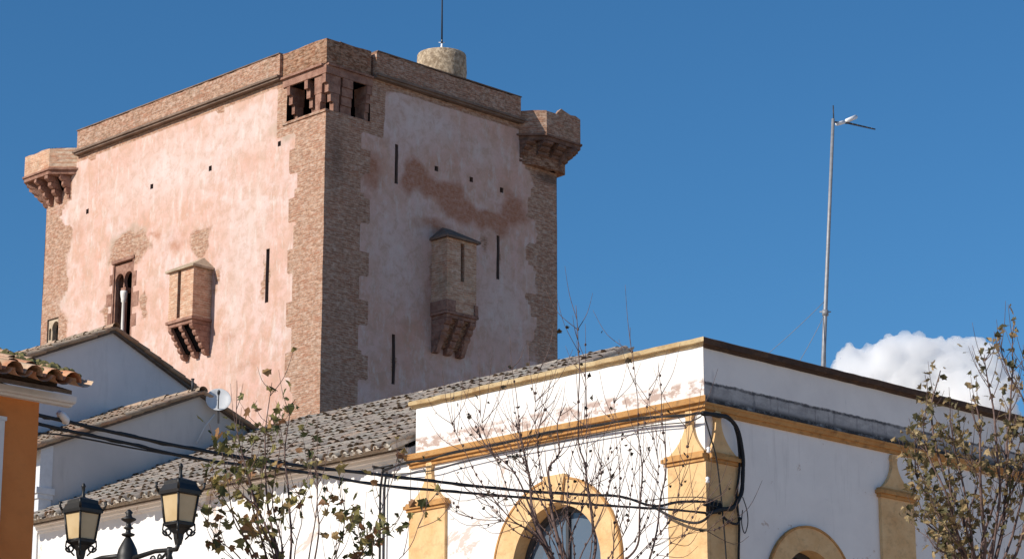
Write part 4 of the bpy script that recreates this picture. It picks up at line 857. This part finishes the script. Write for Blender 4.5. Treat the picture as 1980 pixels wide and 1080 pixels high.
def tree(name, label, cat, depth, base_px, trunk_top_px, shoots, leaf_mat, leaf_size, seed, twig_r=.006, side=5, jit=.7, tint=(0, 1), spur=0, side_len=(.25, .6), extra=()):
    """shoots: list of (pixel points from the crown base up, radius, leaves per metre from fraction t0); each gets its own depth"""
    random.seed(seed); b = at(*base_px, depth); b.z = 0; t = tag(empty(name, b), label, cat)
    tt = at(*trunk_top_px, depth) - b; m = MB()
    m.tube([(0, 0, -.1), (0, 0, .4), tt * .5 + Vector((.05, 0, 0)), tt * .85, tt], [.17, .13, .11, .12, .10], 10)
    m.lathe([(.02, -.12), (.13, -.05), (.15, .03), (.09, .12), (.02, .15)], tuple(tt), 10); m.build('trunk', M['bark'], t)
    br = MB(); cr = MB(); tg = []
    for pts, r_, dens, t0 in shoots:
        dd = random.uniform(-jit, jit); n = len(pts)
        P_ = [tt] + [at(px + random.uniform(-2, 2), py, depth + dd * min(1, (i + 1) / 2)) - b for i, (px, py) in enumerate(pts)]
        S_ = smooth(P_, 6); k = len(S_)
        S_ = [p + Vector((noise.noise(p * 2.1 + Vector((seed, 0, dd))), noise.noise(p * 2.1 + Vector((0, seed, dd))), 0)) * .035 for p in S_]
        br.tube(S_, [r_ * (1 - .82 * i / (k - 1)) for i in range(k)], 5)
        tg.append((S_, t0, dens)); L_ = sum((S_[i + 1] - S_[i]).length for i in range(k - 1))
        for _ in range(int(side * L_ / 1.5)):
            i = random.randint(int(k * max(.15, t0 * .6)), k - 3); d_ = (S_[i + 1] - S_[i]).normalized(); o_ = Vector((random.gauss(0, 1), random.gauss(0, 1), random.gauss(.1, .6))).normalized()
            q = (d_ * .9 + o_ * .75).normalized(); ln = random.uniform(*side_len); a = S_[i]; c1 = a + q * ln * .5; c2 = a + q * ln * .8 + Vector((0, 0, ln * .25))
            S2 = smooth([a, c1, c2], 4); br.tube(S2, [twig_r * (1 - .6 * g_ / (len(S2) - 1)) for g_ in range(len(S2))], 4); tg.append((S2, .2, dens))
        for _ in range(int(spur * L_)):
            i = random.randint(3, k - 3); p = S_[i]; br.lathe([(.002, -.02), (.014, -.008), (.016, .006), (.004, .02)], (p.x + random.uniform(-.012, .012), p.y, p.z), 5)
    for S_, t0, dens in tg:
        k = len(S_); L_ = sum((S_[i + 1] - S_[i]).length for i in range(k - 1)) * (1 - t0); cnt = dens * L_; cnt = int(cnt) + (random.random() < cnt % 1)
        for _ in range(cnt):
            i = min(k - 1, int(k * (t0 + (1 - t0) * random.random() ** .8))); p = S_[i] + Vector((random.gauss(0, .05), random.gauss(0, .06), random.gauss(0, .05)))
            d_ = Vector((random.gauss(0, .7), random.gauss(0, .7), random.gauss(-.35, .6)))
            leaf(cr, p, d_ if d_.length > .05 else Vector((0, 0, -1)), leaf_size * random.uniform(.55, 1.15), random.uniform(*tint) ** 1.1)
    br.build('branches', M['twig_bark'], t)
    if cr.v: cr.build('crown', M[leaf_mat], t)
    return t
# left: young plane tree with half of its autumn leaves
tree('plane_tree', 'young plane tree with green and yellow leaves in front of the low white house', 'tree', 23.6, (560, 1400), (556, 1240), [
    ([(545, 1100), (522, 980), (512, 880), (517, 800), (526, 738)], 0.016, 4.2, .35), ([(535, 1080), (492, 960), (466, 860), (458, 735)], 0.015, 4.2, .35),
    ([(480, 1060), (430, 960), (404, 890)], 0.012, 10.7, .25), ([(562, 1020), (556, 890), (560, 800), (572, 770)], 0.014, 3.6, .3), ([(602, 1060), (614, 960), (612, 905)], 0.010, 4.2, .6),
    ([(612, 1060), (609, 980), (607, 910)], 0.012, 3.0, .75), ([(640, 1090), (668, 1000), (655, 950)], 0.009, 9.8, .5), ([(672, 1100), (700, 1050), (742, 1030)], 0.009, 13.1, .45), ([(660, 1110), (690, 1075), (700, 1040)], 0.008, 14.7, .4),
    ([(490, 1070), (450, 1000), (436, 905)], 0.012, 10.7, .25), ([(505, 1030), (480, 930), (498, 830)], 0.014, 9.8, .3), ([(540, 1080), (500, 990), (440, 930), (425, 850)], 0.012, 10.7, .3),
    ([(690, 1080), (735, 990), (756, 930), (768, 878)], 0.007, 2.4, .8), ([(760, 1090), (810, 1010), (830, 965)], 0.006, 3.6, .7), ([(470, 1090), (420, 1040), (385, 985)], 0.010, 9.8, .3),
    ([(545, 1060), (530, 960), (545, 860), (522, 800)], 0.011, 9.0, .35), ([(570, 1060), (582, 1000), (578, 930)], 0.008, 3.0, .6), ([(480, 1110), (440, 1075), (395, 1040)], 0.009, 5.4, .3), ([(640, 1120), (650, 1080), (640, 1010)], 0.008, 4.8, .4), ([(700, 1100), (720, 1070), (715, 1020)], 0.007, 13.1, .3), ([(530, 1080), (505, 1010), (470, 900), (440, 830)], 0.011, 9.8, .35)],
    'green_leaf', .118, 11, .005, 5, .6, (.15, 1))
# middle: pollarded tree, almost bare
sh = [([(1050, 1040), (1030, 997), (1026, 930), (1008, 852), (999, 812)], .032, 0, .5), ([(1070, 1000), (1067, 955), (1064, 905), (1080, 876), (1078, 820), (1092, 780)], .024, .6, .5), ([(1035, 1000), (990, 912), (940, 862), (912, 812)], .016, 1, .5),
      ([(1150, 1060), (1146, 1007), (1138, 945), (1132, 895), (1120, 845), (1118, 700), (1117, 590)], .022, .3, .6), ([(1190, 1100), (1228, 1060), (1237, 1005), (1244, 930), (1240, 880), (1232, 800), (1217, 632)], .019, .3, .6), ([(1215, 1110), (1257, 1080), (1278, 966), (1287, 904), (1282, 800), (1274, 700)], .018, .2, .6),
      ([(1040, 1000), (1028, 930), (1010, 840), (1000, 780), (985, 650)], .014, .3, .6), ([(1100, 1060), (1125, 980), (1130, 900), (1135, 780), (1132, 625)], .013, .3, .6), ([(1050, 1050), (985, 1000), (930, 930), (890, 850), (870, 810)], .012, .8, .5), ([(1060, 1060), (1000, 1030), (950, 980), (905, 920)], .011, 1.2, .5),
      ([(1090, 1060), (1045, 960), (1018, 900), (1003, 870)], .015, 3, .6), ([(1110, 1070), (1095, 990), (1098, 930), (1112, 860), (1160, 770)], .010, 1.2, .5), ([(1180, 1090), (1190, 1010), (1200, 940), (1192, 830), (1188, 760)], .010, .8, .5), ([(1120, 1080), (1160, 1000), (1182, 930), (1172, 870)], .011, 2.5, .6),
      ([(1200, 1110), (1250, 1060), (1300, 1000), (1335, 930)], .009, .3, .6), ([(1220, 1120), (1300, 1060), (1345, 990), (1375, 960)], .008, .3, .6), ([(1060, 1060), (1010, 1000), (965, 900), (940, 840), (925, 780)], .010, .8, .5), ([(1085, 1070), (1062, 1000), (1040, 880), (1035, 760), (1046, 700)], .010, .4, .6),
      ([(1170, 1090), (1210, 1020), (1225, 920), (1250, 800), (1255, 740)], .009, .3, .6), ([(1230, 1110), (1310, 1040), (1390, 1020), (1430, 990)], .007, .2, .6), ([(1075, 1060), (1040, 1010), (980, 960), (920, 960)], .010, 1.2, .6), ([(1140, 1080), (1150, 980), (1165, 900), (1215, 830)], .009, .5, .6), ([(1065, 1050), (1090, 980), (1150, 930), (1165, 890)], .010, 1.4, .5), ([(1060, 1060), (995, 1010), (915, 1000), (870, 960)], .009, 1.0, .5), ([(1095, 1080), (1085, 1010), (1050, 920), (1040, 850), (1060, 770)], .011, .6, .5), ([(1185, 1090), (1255, 1000), (1270, 900), (1262, 830)], .009, .3, .6), ([(1205, 1100), (1290, 1010), (1325, 900), (1322, 800)], .008, .2, .6)]
tree('bare_tree', 'almost bare pollarded tree with many upright twigs in front of the white corner building', 'tree', 30.5, (1120, 1500), (1115, 1180), sh, 'dark_leaf', .08, 23, .006, 6, .8, (0, 1), spur=5, side_len=(.3, .9))
# right: tree with dry brown leaves
sr = [([(1885, 1090), (1852, 985), (1812, 880), (1800, 790), (1822, 716)], .03, 12.0, .4), ([(1870, 1080), (1822, 1000), (1775, 920), (1768, 835)], .026, 17.6, .3), ([(1905, 1060), (1896, 900), (1890, 810), (1884, 770)], .026, 9.6, .3), ([(1935, 1040), (1948, 860), (1960, 740), (1957, 628)], .026, 4.0, .4),
      ([(1930, 1000), (1926, 820), (1912, 740), (1906, 684)], .022, 4.8, .4), ([(1965, 1000), (1985, 800), (1950, 720), (1935, 660)], .018, 4.0, .5), ([(1850, 1060), (1792, 1010), (1766, 935)], .022, 11.2, .3), ([(1975, 1040), (2012, 880), (2004, 720)], .022, 9.6, .3), ([(1860, 1060), (1830, 960), (1790, 860), (1782, 800)], .022, 19.2, .35),
      ([(1880, 1050), (1860, 940), (1845, 850), (1838, 790)], .022, 12.8, .35), ([(1900, 1040), (1930, 940), (1955, 860), (1965, 800)], .02, 16.0, .4), ([(1860, 1090), (1810, 1060), (1790, 1020)], .018, 12.8, .3), ([(1900, 1080), (1925, 1020), (1960, 960)], .018, 9.6, .3), ([(1890, 1080), (1870, 1010), (1890, 930), (1870, 870)], .02, 12.8, .3),
      ([(1840, 1060), (1800, 960), (1764, 880)], .02, 17.6, .35), ([(1990, 1080), (2050, 960), (2060, 820)], .02, 9.6, .3), ([(1920, 1040), (1975, 900), (1990, 830)], .02, 12.8, .35), ([(1870, 1080), (1845, 1040), (1820, 1000), (1800, 930)], .02, 14.4, .3), ([(1890, 1090), (1850, 1070), (1830, 1050)], .016, 12.8, .2), ([(1940, 1000), (1985, 780), (1990, 690)], .014, 3.2, .5), ([(1850, 1040), (1835, 900), (1815, 830)], .02, 16.0, .4)]
tree('leafy_tree', 'tree with dense dry brown and olive leaves at the right edge of the white building', 'tree', 29.0, (1890, 1500), (1890, 1200), sr, 'dry_leaf', .105, 37, .006, 8, .9, (.1, 1))

# ------------------------------------------------------------------ cloud beyond the roofs
random.seed(5)
CD = 1500.0; cl = bmesh.new()
def puff(px, py, r_px, dy=0.0):
    c_ = at(px, py, CD + dy); r_ = r_px * CD / FPX
    g_ = bmesh.ops.create_icosphere(cl, subdivisions=3, radius=r_); bmesh.ops.translate(cl, verts=g_['verts'], vec=c_)
for a in [(1650, 700, 32), (1690, 690, 26), (1632, 712, 22), (1720, 690, 36), (1750, 680, 36), (1778, 682, 34), (1808, 688, 34), (1850, 684, 30), (1876, 680, 30), (1902, 690, 28), (1830, 720, 48), (1760, 730, 60), (1690, 740, 50), (1900, 720, 40), (1640, 760, 50), (1850, 760, 70), (1930, 720, 22), (1740, 790, 90), (1880, 800, 80), (1620, 745, 26), (1925, 750, 45)]:
    puff(a[0] + (a[0] - 1770) * .05, a[1] - 3, a[2] * 1.04, random.uniform(-8, 8))
    for _ in range(7):
        t_ = random.uniform(0, 2 * math.pi); puff(a[0] + (a[0] - 1770) * .05 + math.cos(t_) * a[2] * .8, a[1] - 3 + math.sin(t_) * a[2] * .8, a[2] * random.uniform(.22, .4), random.uniform(-9, 4))
me = bpy.data.meshes.new('cloud'); cl.to_mesh(me); cl.free()
co = bpy.data.objects.new('cloud', me); col.objects.link(co); tag(co, 'small white cumulus cloud above the white building roof', 'cloud')
n = NT('cloud_white', 1, 0); n.n.remove(n.p); vp_ = n.n.new('ShaderNodeVolumePrincipled'); vp_.inputs['Color'].default_value = (1, 1, 1, 1); vp_.inputs['Density'].default_value = .2; vp_.inputs['Anisotropy'].default_value = .3
n.link(vp_.outputs[0], n.n['Material Output'].inputs['Volume']); me.materials.append(n.mat)
rm = co.modifiers.new('merge', 'REMESH'); rm.mode = 'VOXEL'; rm.voxel_size = 1.2
tx = bpy.data.textures.new('billow', 'CLOUDS'); tx.noise_scale = 9; tx.noise_depth = 4
dm = co.modifiers.new('billow', 'DISPLACE'); dm.texture = tx; dm.texture_coords = 'GLOBAL'; dm.strength = 9; dm.mid_level = .6
